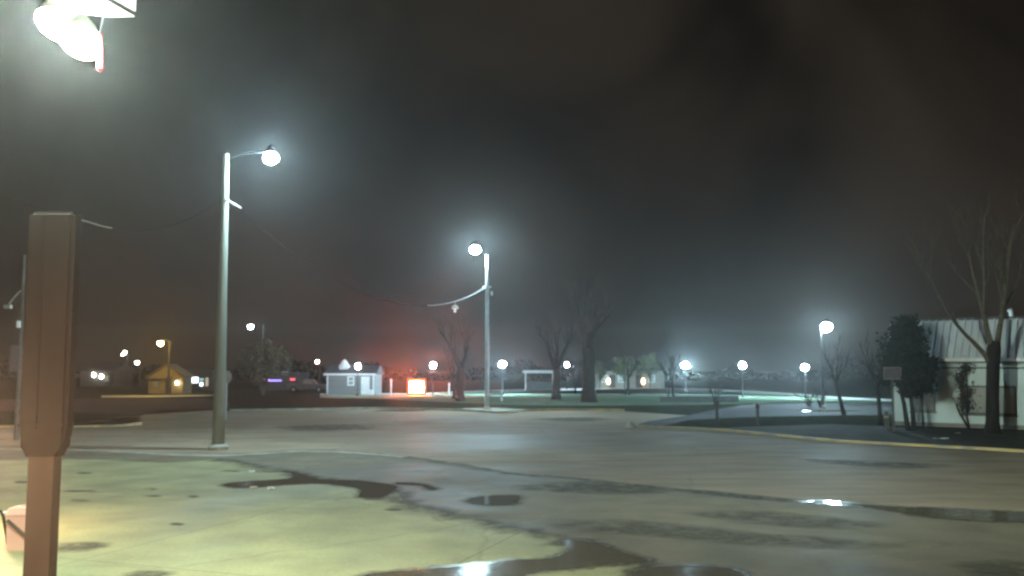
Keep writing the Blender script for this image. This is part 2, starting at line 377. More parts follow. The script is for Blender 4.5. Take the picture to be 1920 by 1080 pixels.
# park
ring = [G(*p) for p in ((600, 741), (700, 740), (800, 739), (900, 735), (1010, 732), (1130, 730.5), (1250, 730), (1330, 732), (1420, 737), (1500, 742), (1580, 748), (1660, 752), (1760, 757))]
ring_s = smooth_line(ring, 6)
back = [G(*p) for p in ((1760, 753), (1660, 748.5), (1580, 744.5), (1500, 738.5), (1420, 734), (1330, 729.2), (1250, 727.6), (1130, 728), (1010, 729.5), (900, 732.5), (800, 736.5), (700, 737.5), (600, 738))]
sheet('park_path', ring_s + smooth_line(back, 6), .012, M['path'])
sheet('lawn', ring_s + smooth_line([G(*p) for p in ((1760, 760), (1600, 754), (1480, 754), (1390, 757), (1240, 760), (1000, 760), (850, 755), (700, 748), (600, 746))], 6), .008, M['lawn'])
sheet('path', [G(*p) for p in ((190, 745.5), (300, 745), (380, 743), (420, 741), (380, 740.5), (300, 741.5), (190, 742))], .012, M['path'])
# verge in front of the white building
sheet('verge', kr_s[12:] + [G(2300, 815), G(1900, 808), G(1668, 800), G(1560, 795), G(1400, 800)], .003, M['dirt'])

# puddles and damp patches -----------------------------------------------------
def fade_mesh(name, rings, alphas, m):
    """sheet between matching outlines; attribute 'wet' fades from ring to ring, centre filled"""
    bm = bmesh.new(); lay = bm.verts.layers.float.new('wet'); vr = []
    for ring, a in zip(rings, alphas):
        row = []
        for p in ring:
            v = bm.verts.new(p); v[lay] = a; row.append(v)
        vr.append(row)
    n = len(rings[0])
    for a, b in zip(vr, vr[1:]):
        for k in range(n): bm.faces.new((a[k], a[(k+1) % n], b[(k+1) % n], b[k]))
    if alphas[-1] >= 1 and len(rings) > 2:
        c = sum((v.co for v in vr[-1]), Vector()) / n; cv = bm.verts.new(c); cv[lay] = 1
        for k in range(n): bm.faces.new((vr[-1][k], vr[-1][(k+1) % n], cv))
    for f in bm.faces:
        f.normal_update()
        if f.normal.z < 0: f.normal_flip()
    me = bpy.data.meshes.new(name); bm.to_mesh(me); bm.free(); me.materials.append(m)
    o = bpy.data.objects.new(name, me); COL.objects.link(o); o['kind'] = 'structure'; return o
zc_ = [0.0]
def stain(pts, jit=.03, m=None):
    zc_[0] += .00004
    line = [G(*p) for p in pts]; line.append(line[0]); s_ = smooth_line(line, 5, jit, rj)[:-1]
    c = sum(s_, Vector()) / len(s_); z = Vector((0, 0, .0135 + zc_[0]))
    return fade_mesh('damp_patch', [[c + (p - c) * 1.25 + z for p in s_], [c + (p - c) * .9 + z for p in s_], [c + (p - c) * .55 + z for p in s_]], [0, .6, 1], m or M['stain'])
def puddle(pts, z=.017, m=None, name='puddle', jit=.03, rim=.22, calm=False):
    if m is not None: return stain(pts, jit)
    line = [G(*p) for p in pts]; line.append(line[0])
    s = smooth_line(line, 7, jit, rj)[:-1]; n = len(s)
    area = sum(s[i].x * s[(i+1) % n].y - s[(i+1) % n].x * s[i].y for i in range(n))
    out = []
    for i in range(n):
        d = s[(i+1) % n] - s[i-1]; d.z = 0; d.normalize(); o_ = Vector((d.y, -d.x, 0)) * (1 if area > 0 else -1)
        out.append(s[i] + o_ * rim * rj.uniform(.6, 1.3) + Vector((0, 0, z - .002)))
    if rim: fade_mesh('damp_patch', [[p + Vector((0, 0, z - .002)) for p in s], out], [1, 0], M['stain' if calm else 'rim'])
    return sheet(name, s, z, M['calm' if calm else 'water'])
z6 = lambda pts: [(400 + x / 3.2, 780 + y / 3.2) for x, y in pts]
puddle(z6([(50, 420), (120, 402), (300, 390), (455, 376), (470, 348), (420, 331), (500, 342), (650, 382), (870, 390), (1090, 420), (1080, 450), (1010, 495), (870, 490), (885, 452), (830, 430), (680, 411), (540, 411), (400, 420), (240, 433), (130, 433)]), calm=True)
puddle(z6([(1095, 402), (1200, 405), (1290, 416), (1340, 438), (1305, 447), (1240, 420), (1110, 414)]), calm=True)
puddle([(874, 941), (890, 934), (930, 930), (970, 930), (974, 938), (962, 946), (930, 948), (890, 946)], jit=.015, calm=True)
puddle([(690, 1078), (780, 1070), (880, 1062), (960, 1052), (1042, 1046), (1062, 1030), (1045, 1016), (1085, 1014), (1130, 1024), (1180, 1042), (1215, 1052), (1150, 1060), (1060, 1068), (1000, 1076), (930, 1100), (800, 1120), (650, 1100)])
puddle([(1180, 1075), (1220, 1066), (1290, 1062), (1370, 1068), (1400, 1085), (1350, 1100), (1200, 1100)])
puddle([(1496, 941), (1540, 939), (1600, 944.5), (1680, 951), (1760, 953), (1850, 958), (1930, 962), (2100, 972), (2100, 982), (1930, 979), (1850, 978), (1740, 970), (1660, 957), (1600, 949.5), (1545, 945.5)])
puddle([(1270, 919), (1310, 919), (1400, 928), (1500, 939), (1480, 942), (1390, 935), (1310, 926)], m=M['stain'], name='damp_patch')
puddle([(110, 1020), (140, 1017), (195, 1018), (206, 1022), (185, 1031), (150, 1036), (100, 1036)], m=M['stain'], name='damp_patch')  # dark flat-topped patch tapering to the right
puddle([(235, 1076), (270, 1071), (330, 1073), (300, 1085), (240, 1086)], m=M['stain'], name='damp_patch')
for (x, y, w, h) in ((160, 888, 36, 3), (150, 922, 85, 4), (148, 940, 38, 5), (283, 918, 28, 4), (285, 931, 36, 4), (361, 932, 26, 4), (330, 984, 30, 5), (735, 957, 34, 4), (40, 905, 30, 4), (432, 884, 40, 3), (700, 938, 40, 3)):
    puddle([(x - w/2, y), (x - w*.2, y - h*.5), (x + w*.25, y - h*.45), (x + w/2, y), (x + w*.2, y + h*.5), (x - w*.25, y + h*.4)], m=M['stain'], name='damp_patch', jit=.02)
for pts in (((980, 912), (1080, 905), (1190, 912), (1250, 922), (1180, 926), (1060, 924), (990, 920)),
            ((1040, 985), (1150, 978), (1280, 985), (1420, 1000), (1560, 1010), (1640, 1022), (1540, 1028), (1380, 1020), (1220, 1006), (1100, 998)),
            ((1300, 965), (1420, 960), (1560, 972), (1640, 985), (1560, 992), (1420, 984)),
            ((1780, 1060), (1860, 1052), (1960, 1058), (1980, 1080), (1850, 1085)),
            ((520, 800), (640, 796), (700, 800), (680, 806), (560, 807)), ((1500, 860), (1640, 866), (1760, 872), (1700, 878), (1560, 870)),
            ((1000, 785), (1100, 783), (1140, 787), (1060, 790))):
    puddle(pts, m=M['stain'], name='damp_patch', jit=.06)
puddle([(1495, 771.5), (1520, 769.5), (1560, 769), (1590, 769.5), (1612, 770.5), (1580, 772), (1540, 772.5)], z=.013, rim=0)
puddle([(690, 771), (720, 769), (780, 769), (800, 770), (760, 772)], z=.013, rim=0)

# ------------------------------------------------------------------ street lamps and poles
def ring_band(mb, c, r, h): mb.lathe(c, [(r, 0), (r, h)], 10)
def street_lamp(label, base, H, r0, r1, lamp, lens_r, glow, polemat, name='street_lamp', arm_drop=.0, conic=True):
    t = thing(name, label, 'street lamp', base, 'tall street lamps')
    b = Vector(base); top = b + Vector((0, 0, H))
    mb = MB(); mb.path([b + Vector((0, 0, k * H / 8)) for k in range(9)], [r0 + (r1 - r0) * k / 8 for k in range(9)], 14)
    mb.build('pole', polemat, t, smooth=True)
    mb = MB(); mb.lathe(b, [(r0 * 1.6, 0), (r0 * 1.6, .12), (r0 * 1.15, .22)], 14); mb.build('base_collar', M['kerb'], t)
    L = Vector(lamp); a = top + Vector((0, 0, -.35))
    mid = a.lerp(L, .45) + Vector((0, 0, .28))
    arm = smooth_line([a, mid, L + Vector((0, 0, lens_r * .9))], 5)
    mb = MB(); mb.path(arm, .03, 8); mb.build('arm', M['black'], t)
    h = MB(); h.lathe(L + Vector((0, 0, lens_r * .72)), [(lens_r * .75, 0), (lens_r * .7, .10), (lens_r * .35, .26), (.05, .32)], 12)
    hd = h.build('lamp_head', M['black'], t)
    g = MB(); g.ball(L, lens_r, .85, 12, 7); g.build('lens', glow, hd, smooth=True)
    return t
base = G(409, 843); top = P(421, 288, base.y)
t1 = street_lamp('tall concrete street lamp with its arm to the right, nearest of the tall lamps', base, top.z, .245, .12, P(508, 296, base.y - .3), .28, M['lamp_big'], M['pole'])
base2 = G(913, 768); top2 = P(912, 478, base2.y)
t2 = street_lamp('slender white street lamp pole at the far kerb with a sagging wire', base2, top2.z, .17, .11, P(891, 468, base2.y - .2), .38, M['lamp_mid'], M['galv'])
Y3 = 72; b3 = P(1541, 688, Y3); b3.z = 0; L3 = P(1550, 613, Y3)
t3 = street_lamp('bright street lamp left of the white building, above the dark verge', b3, L3.z + .1, .10, .07, L3, .40, M['lamp_right'], M['dkmetal'])
# small white stub for lamplit wire on the near pole, band on the far pole
mb = MB(); ring_band(mb, P(912, 541, base2.y), .22, .12); mb.tube(P(905, 538, base2.y), P(921, 538, base2.y), .05); mb.build('crossarm_band', M['galv'], t2)
mb = MB(); mb.box(P(922, 550, base2.y), (.12, .12, .3)); mb.build('junction_box', M['galv'], t2)

# sagging wire between the two poles
A = P(421, 371, base.y); B = P(910, 539, base2.y)
def cat(A, B, sag, n=28): return [A.lerp(B, i/n) + Vector((0, 0, -4 * sag * (i/n) * (1 - i/n))) for i in range(n + 1)]
best = min((abs(min((abs(proj(p)[0] - 815), proj(p)[1]) for p in cat(A, B, s*.05, 60))[1] - 573), s*.05) for s in range(1, 120))[1]
w = cat(A, B, best, 40)
tw = thing('overhead_wire', 'sagging overhead wire strung between the concrete pole and the white far pole', 'wire', w[20])
mb = MB(); mb.path(w, .011, 5); mb.build('cable', M['black'], tw)
mb = MB(); mb.path([p + Vector((0, 0, .012)) for p in w if proj(p)[0] > 795], .024, 6); mb.build('painted_lit_span', M['wire'], tw)  # lamplight on the wire put into a pale length near the far pole
mb = MB(); mb.tube(P(421, 371, base.y), P(438, 383, base.y - .5), .035); mb.tube(P(437, 382, base.y - .5), P(452, 390, base.y - .9), .055, .03, 8)
mb.build('lit_wire_stub', M['trimwhite'], t1)  # white stub stands in for the lamplit start of the wire
wA = P(-420, 250, 30); wB = P(418, 366, base.y)
wl = [P(px, py, 30 + 5 * i / 8) for i, (px, py) in enumerate(((-300, 262), (-120, 328), (20, 374), (115, 402), (162, 416), (210, 428), (280, 431), (360, 408), (418, 368)))]
wl = smooth_line(wl, 8)
tw = thing('overhead_wire', 'thin dark service wire at the upper left with one short length coloured as if lamplit', 'wire', wl[30])
mb = MB(); mb.path(wl, .007, 5); mb.build('cable', M['black'], tw)
mb = MB(); mb.path([p + Vector((0, 0, .008)) for p in wl if 113 < proj(p)[0] < 212], .02, 6); mb.build('painted_lit_span', M['tanwall'], tw)  # pale length stands in for the lamplit part of this wire
# signal lamp hanging from the sagging wire
hp = min(w, key=lambda p: abs(proj(p)[0] - 850))
t = thing('hanging_beacon', 'small white beacon hanging from the sagging wire beside the far lamp pole', 'beacon', hp + Vector((0, 0, -.75)))
mb = MB(); mb.tube(hp, hp + Vector((0, 0, -.25)), .02); mb.build('hanger', M['galv'], t)
mb = MB(); mb.lathe(hp + Vector((0, 0, -.5)), [(.22, 0), (.24, .06), (.2, .18), (.06, .27)], 12); mb.build('shade', M['trimwhite'], t, smooth=True)
mb = MB(); mb.ball(hp + Vector((0, 0, -.66)), .09); mb.build('bulb', emit('beacon_bulb_glow', (1, .95, .9), 1.2), t)
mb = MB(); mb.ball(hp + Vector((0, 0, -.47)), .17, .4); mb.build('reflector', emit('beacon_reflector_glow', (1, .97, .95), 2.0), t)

# ------------------------------------------------------------------ pylon, floodlight mast and backlit sign box
YP = 11.0
pb = P(80, 960, YP); pb.z = 0
tp = thing('pylon', 'brown square pylon with flared upper cabinet at the left edge', 'pylon', pb)
zt = P(86, 862, YP).z; z2 = P(86, 815, YP).z; z3 = P(90, 398, YP).z
x0 = pb.x
mb = MB(); hw = .15
mb.box((x0, YP, (zt + .05) / 2), (hw*2, .2, zt + .05)); mb.build('post', M['pylon'], tp)
mb = MB(); Wc = .285
mb.prism([(x0 - hw - .02, YP - .12, zt), (x0 + hw + .02, YP - .12, zt), (x0 + Wc - .05, YP - .12, zt + .16), (x0 + Wc, YP - .12, z2 + .05), (x0 + Wc, YP - .12, z3), (x0 - Wc, YP - .12, z3), (x0 - Wc, YP - .12, z2 + .05), (x0 - Wc + .05, YP - .12, zt + .16)], (0, .24, 0))
bmesh.ops.bevel(mb.bm, geom=mb.bm.edges[:], offset=.045, segments=3, affect='EDGES')
mb.build('cabinet', M['pylon_dimmed'], tp)
mb = MB(); mb.box((x0 - .06, YP - .13, (z2 + z3) / 2), (.012, .02, (z3 - z2) * .94)); mb.box((x0, YP - .132, z2 + .12), (Wc * 1.9, .02, .03)); mb.build('seam_trim', M['pylon_dimmed'], tp)
# mast standing outside the left frame edge with an arm carrying floodlights and the lit sign box
zl = P(130, 60, YP).z; xm_ = P(-150, 960, YP).x
tm = thing('floodlight_mast', 'mast arm with two blown out floodlights, an added unseen wall flood and a white lit sign box, top left corner', 'floodlight mast', (xm_, YP + .4, 0))
za = zl + 1.3
mb = MB(); mb.path([(xm_, YP + .4, 0), (xm_, YP + .4, 4), (xm_, YP + .4, za + .8)], [.11, .09, .07], 12); mb.build('mast', M['galv'], tm)
ax1 = P(300, 60, YP).x
mb = MB(); mb.tube((xm_, YP + .4, za), (ax1, YP + .1, za), .05, .04, 10); mb.build('arm', M['galv'], tm)
def floodlight(c, aim, w, h, glow, visor=0):
    c = Vector(c); d = Vector(aim).normalized(); q = d.to_track_quat('-Z', 'Y'); MW = Matrix.Translation(c) @ q.to_matrix().to_4x4()
    h_ = MB()
    bmesh.ops.create_cube(h_.bm, size=1, matrix=MW @ Matrix.Translation((0, 0, .09)) @ Matrix.Diagonal((w * 1.06, h * 1.06, .14, 1)))
    h_.tube(c + q @ Vector((0, 0, .14)), Vector((c.x, YP + .25, za)), .022)
    if visor:      # four sided shroud that keeps the beam off the near forecourt and out of the sky
        for dx, dy, sx, sy in ((0, -.53, w * 1.06, .012), (0, .53, w * 1.06, .012), (-.53, 0, .012, h * 1.04), (.53, 0, .012, h * 1.04)):
            bmesh.ops.create_cube(h_.bm, size=1, matrix=MW @ Matrix.Translation((dx * w, dy * h, -visor / 2)) @ Matrix.Diagonal((sx, sy, visor, 1)))
    hd = h_.build('floodlight', M['black'], tm)
    g = MB(); bmesh.ops.create_cube(g.bm, size=1, matrix=MW @ Matrix.Diagonal((w, h, .03, 1)))
    g.build('floodlight_lens', M[glow], hd)
def bowl(c, r, glow, sx=1.15):
    c = Vector(c); h_ = MB(); h_.lathe(c + Vector((0, 0, r * .62)), [(r * .95, 0), (r * .8, .09), (r * .35, .2), (.05, .24)], 14)
    h_.tube(c + Vector((0, 0, r * .62 + .2)), Vector((c.x, YP + .25, za)), .022); hd = h_.build('floodlight', M['soffit'], tm)
    g = MB(); g.ball((0, 0, 0), r, .9, 14, 8)
    for v in g.bm.verts: v.co = c + Vector((v.co.x * sx, v.co.y, v.co.z + v.co.x * -.35))
    g.build('floodlight_lens', M[glow], hd, smooth=True)
bowl(P(108, 46, YP - .15), .22, 'lamp_flood'); bowl(P(150, 80, YP - .3), .21, 'lamp_flood')
floodlight(P(40, -75, YP - .1), (.83, .55, -.10), .5, .5, 'added_wall_flood', .75)  # added unseen flood above the frame to brighten the white building
# backlit sign cabinet hung from the arm
cq = P(253, 31, YP - .6)         # lower right near corner
cl = P(120, -62, YP - 1.7)
dirl = (cl - cq); dirl.z = 0; dirl.normalize(); nrm = Vector((-dirl.y, dirl.x, 0))
if nrm.y < 0: nrm = -nrm
mb = MB(); dep = .62
cor = [cq, cq + dirl * 2.0, cq + dirl * 2.0 + nrm * dep, cq + nrm * dep * .55 + dirl * .28 + nrm * .25, cq + nrm * .28 - dirl * -.06]
mb.prism(cor, (0, 0, 1.1)); sb = mb.build('sign_box', mat('sign_box_paint', (.085, .10, .07), (.065, .08, .055), 2, .8), tm)
fn = -nrm
mb = MB()
mb.prism([cq + fn * .02 + Vector((0, 0, .05)) + dirl * .03, cq + fn * .02 + Vector((0, 0, .05)) + dirl * 1.97, cq + fn * .02 + Vector((0, 0, 1.06)) + dirl * 1.97, cq + fn * .02 + Vector((0, 0, 1.06)) + dirl * .03], fn * .01)
mb.build('lit_face', M['signface'], sb)
mb = MB(); mb.tube(cq + dirl * .5 + nrm * .3 + Vector((0, 0, .9)), (ax1 - .3, YP + .12, za), .05); mb.build('sign_hanger', M['galv'], tm)
# red plastic tube hanging beside the floodlights
ra = P(187, 62, YP - .2); rb = P(188, 128, YP - .2)
t = thing('hanging_tube', 'red plastic tube hanging beside the bright floodlights', 'tube', rb)
mb = MB(); mb.path([ra + (rb - ra) * k / 6 for k in range(7)], [.03, .034, .036, .036, .036, .036, .03], 10); mb.build('sleeve', M['red'], t, smooth=True)
mb = MB(); mb.lathe(rb + Vector((0, 0, -.04)), [(.012, 0), (.042, .03), (.042, .09)], 10); mb.build('end_cap', M['red'], t)
mb = MB(); mb.path([ra, ra + Vector((0, .15, .5)), Vector((ra.x, YP + .2, za))], .008, 5); mb.build('hook', M['galv'], t)

# warm lamps at the left frame edge: one added unseen post lamp, one low bollard
def warm_lamp(p, r_, glow, label, post_r=.05):
    t = thing('post_lamp', label, 'lamp', (p.x, p.y, 0), 'warm globe lamps by the left edge')
    mb = MB(); mb.path([(p.x, p.y, 0), (p.x, p.y, p.z - r_ * 1.3)], [post_r, post_r * .8], 10); mb.build('post', M['dkmetal'], t)
    mb = MB(); mb.lathe((p.x, p.y, p.z - r_ * 1.45), [(.06, 0), (.09, .05), (.08, r_ * .5)], 10); mb.build('collar', M['dkmetal'], t)
    mb = MB(); mb.ball(p, r_); mb.build('globe', glow, t, smooth=True)
warm_lamp(P(-85, 890, 6.6), .15, M['added_warm_lamp'], 'warm globe lamp just outside the left edge, nearer than the pylon')  # added unseen lamp, its glow stands in for warm lens flare
warm_lamp(P(-26, 872, 18), .17, M['lamp_bollard'], 'low warm bollard lamp at the left edge beyond the pink bin', .09)

# pink bin and hoop rail
bb = G(44, 1030)
t = thing('litter_bin', 'faded pink box bin standing behind the brown pylon post', 'bin', bb)
mb = MB(); mb.prism([bb + Vector(v) for v in ((-.2, -.18, 0), (.2, -.18, 0), (.22, -.20, .62), (-.22, -.20, .62))], (0, .38, 0)); mb.build('body', M['pink'], t)
mb = MB(); mb.prism([bb + Vector(v) for v in ((-.24, -.22, .62), (.24, -.22, .62), (.2, -.16, .74), (-.2, -.16, .74))], (0, .42, 0)); mb.build('lid', M['pink'], t)
mb = MB(); mb.prism([bb + Vector(v) for v in ((-.21, -.215, .52), (-.16, -.215, .56), (.2, -.205, .25), (.2, -.205, .18))], (0, -.02, 0)); mb.build('band', M['pylon'], t)
hb = G(8, 1022)
t = thing('hoop_rail', 'thin metal hoop rail at the left frame edge beside the pink bin', 'rail', hb)
mb = MB(); mb.path([hb + Vector((.06, 0, 0)), hb + Vector((-.04, 0, .5)), hb + Vector((-.09, 0, .6)), hb + Vector((-.9, .1, .62)), hb + Vector((-.98, .1, .55)), hb + Vector((-.92, .1, 0))], .025, 8); mb.build('hoop', M['pylon_dimmed'], t)
mb = MB(); mb.tube(hb + Vector((-.05, 0, .58)), hb + Vector((.12, .1, .58)), .018); mb.build('spur', M['galv'], t)

# left utility pole
ub = G(30, 826); Yu = ub.y
t = thing('utility_pole', 'thin weathered utility pole with a crossarm at the far left', 'utility pole', ub)
ut = P(43, 478, Yu)
mb = MB(); mb.path([ub.lerp(Vector((ub.x, ub.y, ut.z)), k/6) for k in range(7)], [.10 - .045*k/6 for k in range(7)], 10); mb.build('pole', M['barkpale'], t)
mb = MB(); mb.path([P(39, 545, Yu), P(28, 556, Yu), P(17, 570, Yu)], .03, 6); mb.build('arm', M['galv'], t)
mb = MB(); mb.box(P(15, 575, Yu), (.28, .2, .16)); mb.build('dead_lamp_head', M['signgrey'], t)
mb = MB(); mb.box(P(35, 608, Yu - .12), (.13, .1, .3)); mb.build('meter_box', M['trimwhite'], t)
mb = MB(); mb.box(P(28, 672, Yu - .12), (.42, .03, 1.15)); mb.build('sign_plate', M['signpink'], t)
mb = MB(); mb.tube(P(-40, 708, Yu), P(33, 706, Yu), .035); mb.build('crossarm', M['barkpale'], t)

# ------------------------------------------------------------------ park globe lamps
def copy_tree(o, parent=None):
    c = o.copy(); COL.objects.link(c)
    if parent: c.parent = parent
    for ch in o.children: copy_tree(ch, c)
    return c
lp = thing('park_lamp', '', 'park lamp', (0, 0, 0), 'globe lamps around the park path')
mb = MB(); mb.lathe((0, 0, 0), [(.14, 0), (.13, .25), (.06, .35), (.05, 2.85), (.09, 2.96), (.09, 3.0)], 10); mb.build('post', M['dkmetal'], lp)
mb = MB(); mb.ball((0, 0, 3.28), .29, 1, 12, 7); gl = mb.build('globe', M['lamp_park'], lp, smooth=True)
mb = MB(); mb.lathe((0, 0, 3.55), [(.2, 0), (.12, .08), (.03, .16)], 10); mb.build('cap', M['dkmetal'], lp)
specs = [(942, 683, 106, 'lamp_park', 1.25, 'globe park lamp just right of the white far lamp pole'),
         (671, 687, 100, 'lamp_park_low', .85, 'globe park lamp standing in front of the small grey house'),
         (812, 685, 106, 'lamp_park_dim', 1.0, 'globe park lamp above the glowing red panel'),
         (1063, 684, 131, 'lamp_park_dim', .8, 'small distant globe park lamp between two thick dark trunks'),
         (1285, 685, 113, 'lamp_park_bright', 1.45, 'brightest globe park lamp, over the long low wall'),
         (1392, 685, 97, 'lamp_park_dim', 1.1, 'globe park lamp at the right end of the low wall'),
         (1509, 689, 93, 'lamp_park', 1.1, 'globe park lamp below the bright street lamp by the arching shrub')]
for i, (px, py, Y, mt, s, lab) in enumerate(specs):
    o = lp if i == 0 else copy_tree(lp)
    p = P(px, py, Y); o.location = (p.x, Y, 0); o.scale = (s, s, p.z / 3.28); o['label'] = lab
    for ch in o.children:
        if ch.name.startswith('globe'):
            ch.material_slots[0].link = 'OBJECT'; ch.material_slots[0].material = M[mt]

# distant pole lamps on the left
def pole_lamp(px, py, Y, r, glow, label, poledx=0, polem='barkpale', twin=False):
    L = P(px, py, Y); b = Vector((P(px + poledx, py, Y).x, Y, 0))
    t = thing('distant_lamp', label, 'street lamp', b, 'distant lamps across the street')
    mb = MB(); mb.path([b, Vector((b.x, Y, L.z + .25))], [.13, .08], 8); mb.build('pole', M[polem], t)
    a = MB(); a.path([Vector((b.x, Y, L.z + .2)), Vector(((b.x + L.x) / 2, Y, L.z + .42)), L + Vector((0, 0, r * .8))], .04, 6)
    a.build('arm', M['dkmetal'], t)
    h = MB(); h.lathe(L + Vector((0, 0, r * .7)), [(r * .8, 0), (r * .5, .15), (.04, .2)], 8); hd = h.build('lamp_head', M['dkmetal'], t)
    g = MB(); g.ball(L, r, .85, 8, 5)
    if twin: g.ball(L + Vector((-.35, 0, -.35)), r * .7, .85, 8, 5)
    g.build('lens', glow, hd, smooth=True)
pole_lamp(470, 613, 118, .28, M['lamp_park_low'], 'cool white lamp on a bent pole above the pale tree', 24, 'pole')
pole_lamp(301, 644, 104, .28, M['lamp_sodium'], 'yellow lamp above the small ochre house', 17)
pole_lamp(131, 674, 160, .30, M['lamp_dot'], 'tiny warm lamp farthest left among the distant lamps', 6)
pole_lamp(234, 661, 165, .30, M['lamp_dot'], 'tiny twin headed lamp, higher of the two left of the yellow lamp', 6, twin=True)
pole_lamp(257, 680, 150, .30, M['lamp_dot'], 'tiny white lamp just left of the ochre house roof', 6)
pole_lamp(595, 678, 140, .26, M['lamp_dot'], 'tiny white lamp left of the small grey house', 5)
pole_lamp(1152, 685, 165, .16, M['lamp_dot'], 'tiny lamp above the lit bungalow behind the park', 5)

# ------------------------------------------------------------------ buildings
def gable(mb, x0, x1, y0, y1, ze, zr, ov=.3):
    """gable roof solid, ridge along y"""
    xm = (x0 + x1) / 2
    mb.prism([(x0 - ov, y0 - ov, ze - .05), (xm, y0 - ov, zr), (x1 + ov, y0 - ov, ze - .05), (x1 + ov, y0 - ov, ze + .1), (xm, y0 - ov, zr + .16), (x0 - ov, y0 - ov, ze + .1)], (0, y1 - y0 + 2*ov, 0))
def windowpart(parent, x, y, z0, w, h, frame, glass, bars=0, fw=.07):
    f = MB()
    for dx in (-w/2, w/2): f.box((x + dx, y - .04, z0 + h/2), (fw, .08, h + fw))
    for dz in (0, h): f.box((x, y - .042, z0 + dz), (w + fw, .084, fw))
    for k in range(bars): f.box((x, y - .043, z0 + h * (k + 1) / (bars + 1)), (w, .07, fw * .8))
    fr = f.build('window', frame, parent)
    g = MB(); g.box((x, y - .012, z0 + h/2), (w - .02, .02, h - .02)); g.build('pane', glass, fr)
    return fr

# ochre house
Y = 110; xl = P(278, 720, Y).x; xr = P(343, 720, Y).x; xm = (xl + xr) / 2
t = thing('ochre_house', 'small ochre gabled house under the yellow lamp', 'house', (xm, Y, 0))
ze = P(300, 707, Y).z; zr = P(318, 685, Y).z
mb = MB(); mb.prism([(xl, Y, 0), (xr, Y, 0), (xr, Y, ze), (xm, Y, zr - .12), (xl, Y, ze)], (0, 3, 0)); mb.build('wall', M['yellowwall'], t)
mb = MB(); gable(mb, xl, xr, Y, Y + 3, ze, zr); mb.build('roof', M['yellowroof'], t)
wx = P(292, 725, Y).x; windowpart(t, wx, Y - .003, .75, .8, .8, M['yellowroof'], M['glass'], 1)
dx = P(316, 725, Y).x
d = MB(); d.box((dx, Y - .03, 1.0), (.75, .06, 2.0)); dd = d.build('door', M['darkwall'], t)
d = MB(); d.tube((dx + .28, Y - .07, 1.0), (dx + .28, Y - .07, 1.12), .02); d.build('handle', M['galv'], dd)
d = MB(); d.box((xm, Y - .25, ze - .15), (xr - xl + .5, .5, .12)); d.build('porch_eave', M['yellowroof'], t)
d = MB(); d.ball(P(332, 718, Y - .3), .20, 1, 8, 5); d.build('porch_lamp', M['porch'], t, smooth=True)

# lit shop
Y = 120; xl = P(352, 720, Y).x; xr = P(398, 720, Y).x
t = thing('lit_shop', 'little dark shop with blown out white lit windows beside the ochre house', 'shop', ((xl + xr)/2, Y, 0))
mb = MB(); mb.box(((xl + xr)/2, Y + 2.5, 1.35), (xr - xl, 5, 2.7)); mb.build('wall', M['darkwall'], t)
mb = MB(); mb.box(((xl + xr)/2, Y + 2.4, 2.79), (xr - xl + .4, 5.6, .18)); mb.build('roof', M['roofdark'], t)
def lit(px0, py0, px1, py1, Yw, m, par, name='window'):
    a = P(px0, py1, Yw); b = P(px1, py0, Yw)
    q = MB(); q.box(((a.x + b.x)/2, Yw - .03, (a.z + b.z)/2), (b.x - a.x, .04, b.z - a.z)); return q.build(name, m, par)
lit(357, 707, 372, 718, Y, M['lit_white'], t); lit(374, 709, 382, 714, Y, M['lit_cyan'], t); lit(374.5, 717, 381, 724, Y, M['lit_white'], t); lit(385, 708, 391, 724, Y, M['lit_warm'], t)

# neon shop
Y = 126; xl = P(486, 720, Y).x; xr = P(560, 720, Y).x
t = thing('neon_shop', 'low dark shop with blue and pink neon tubes behind the pale tree', 'shop', ((xl + xr)/2, Y, 0))
mb = MB(); mb.box(((xl + xr)/2, Y + 3, 1.1), (xr - xl, 6, 2.2)); mb.build('wall', M['darkwall'], t)
mb = MB(); mb.box(((xl + xr)/2, Y + 2.8, 2.3), (xr - xl + .5, 6.6, .2)); mb.build('roof', M['roofdark'], t)
lit(492, 710.5, 505, 714, Y - .02, M['neon_pink'], t, 'neon_tube'); lit(504, 712, 528, 715, Y - .025, M['neon_blue'], t, 'neon_tube'); lit(544, 709.5, 553, 713, Y - .02, M['neon_red'], t, 'neon_tube')
lit(528, 696, 541, 703, Y - .3, M['signgrey'], t, 'roof_board')
mb = MB(); mb.tube((P(534, 700, Y).x, Y - .2, 2.3), (P(534, 700, Y).x, Y - .2, 2.6), .05); mb.build('board_post', M['galv'], t)

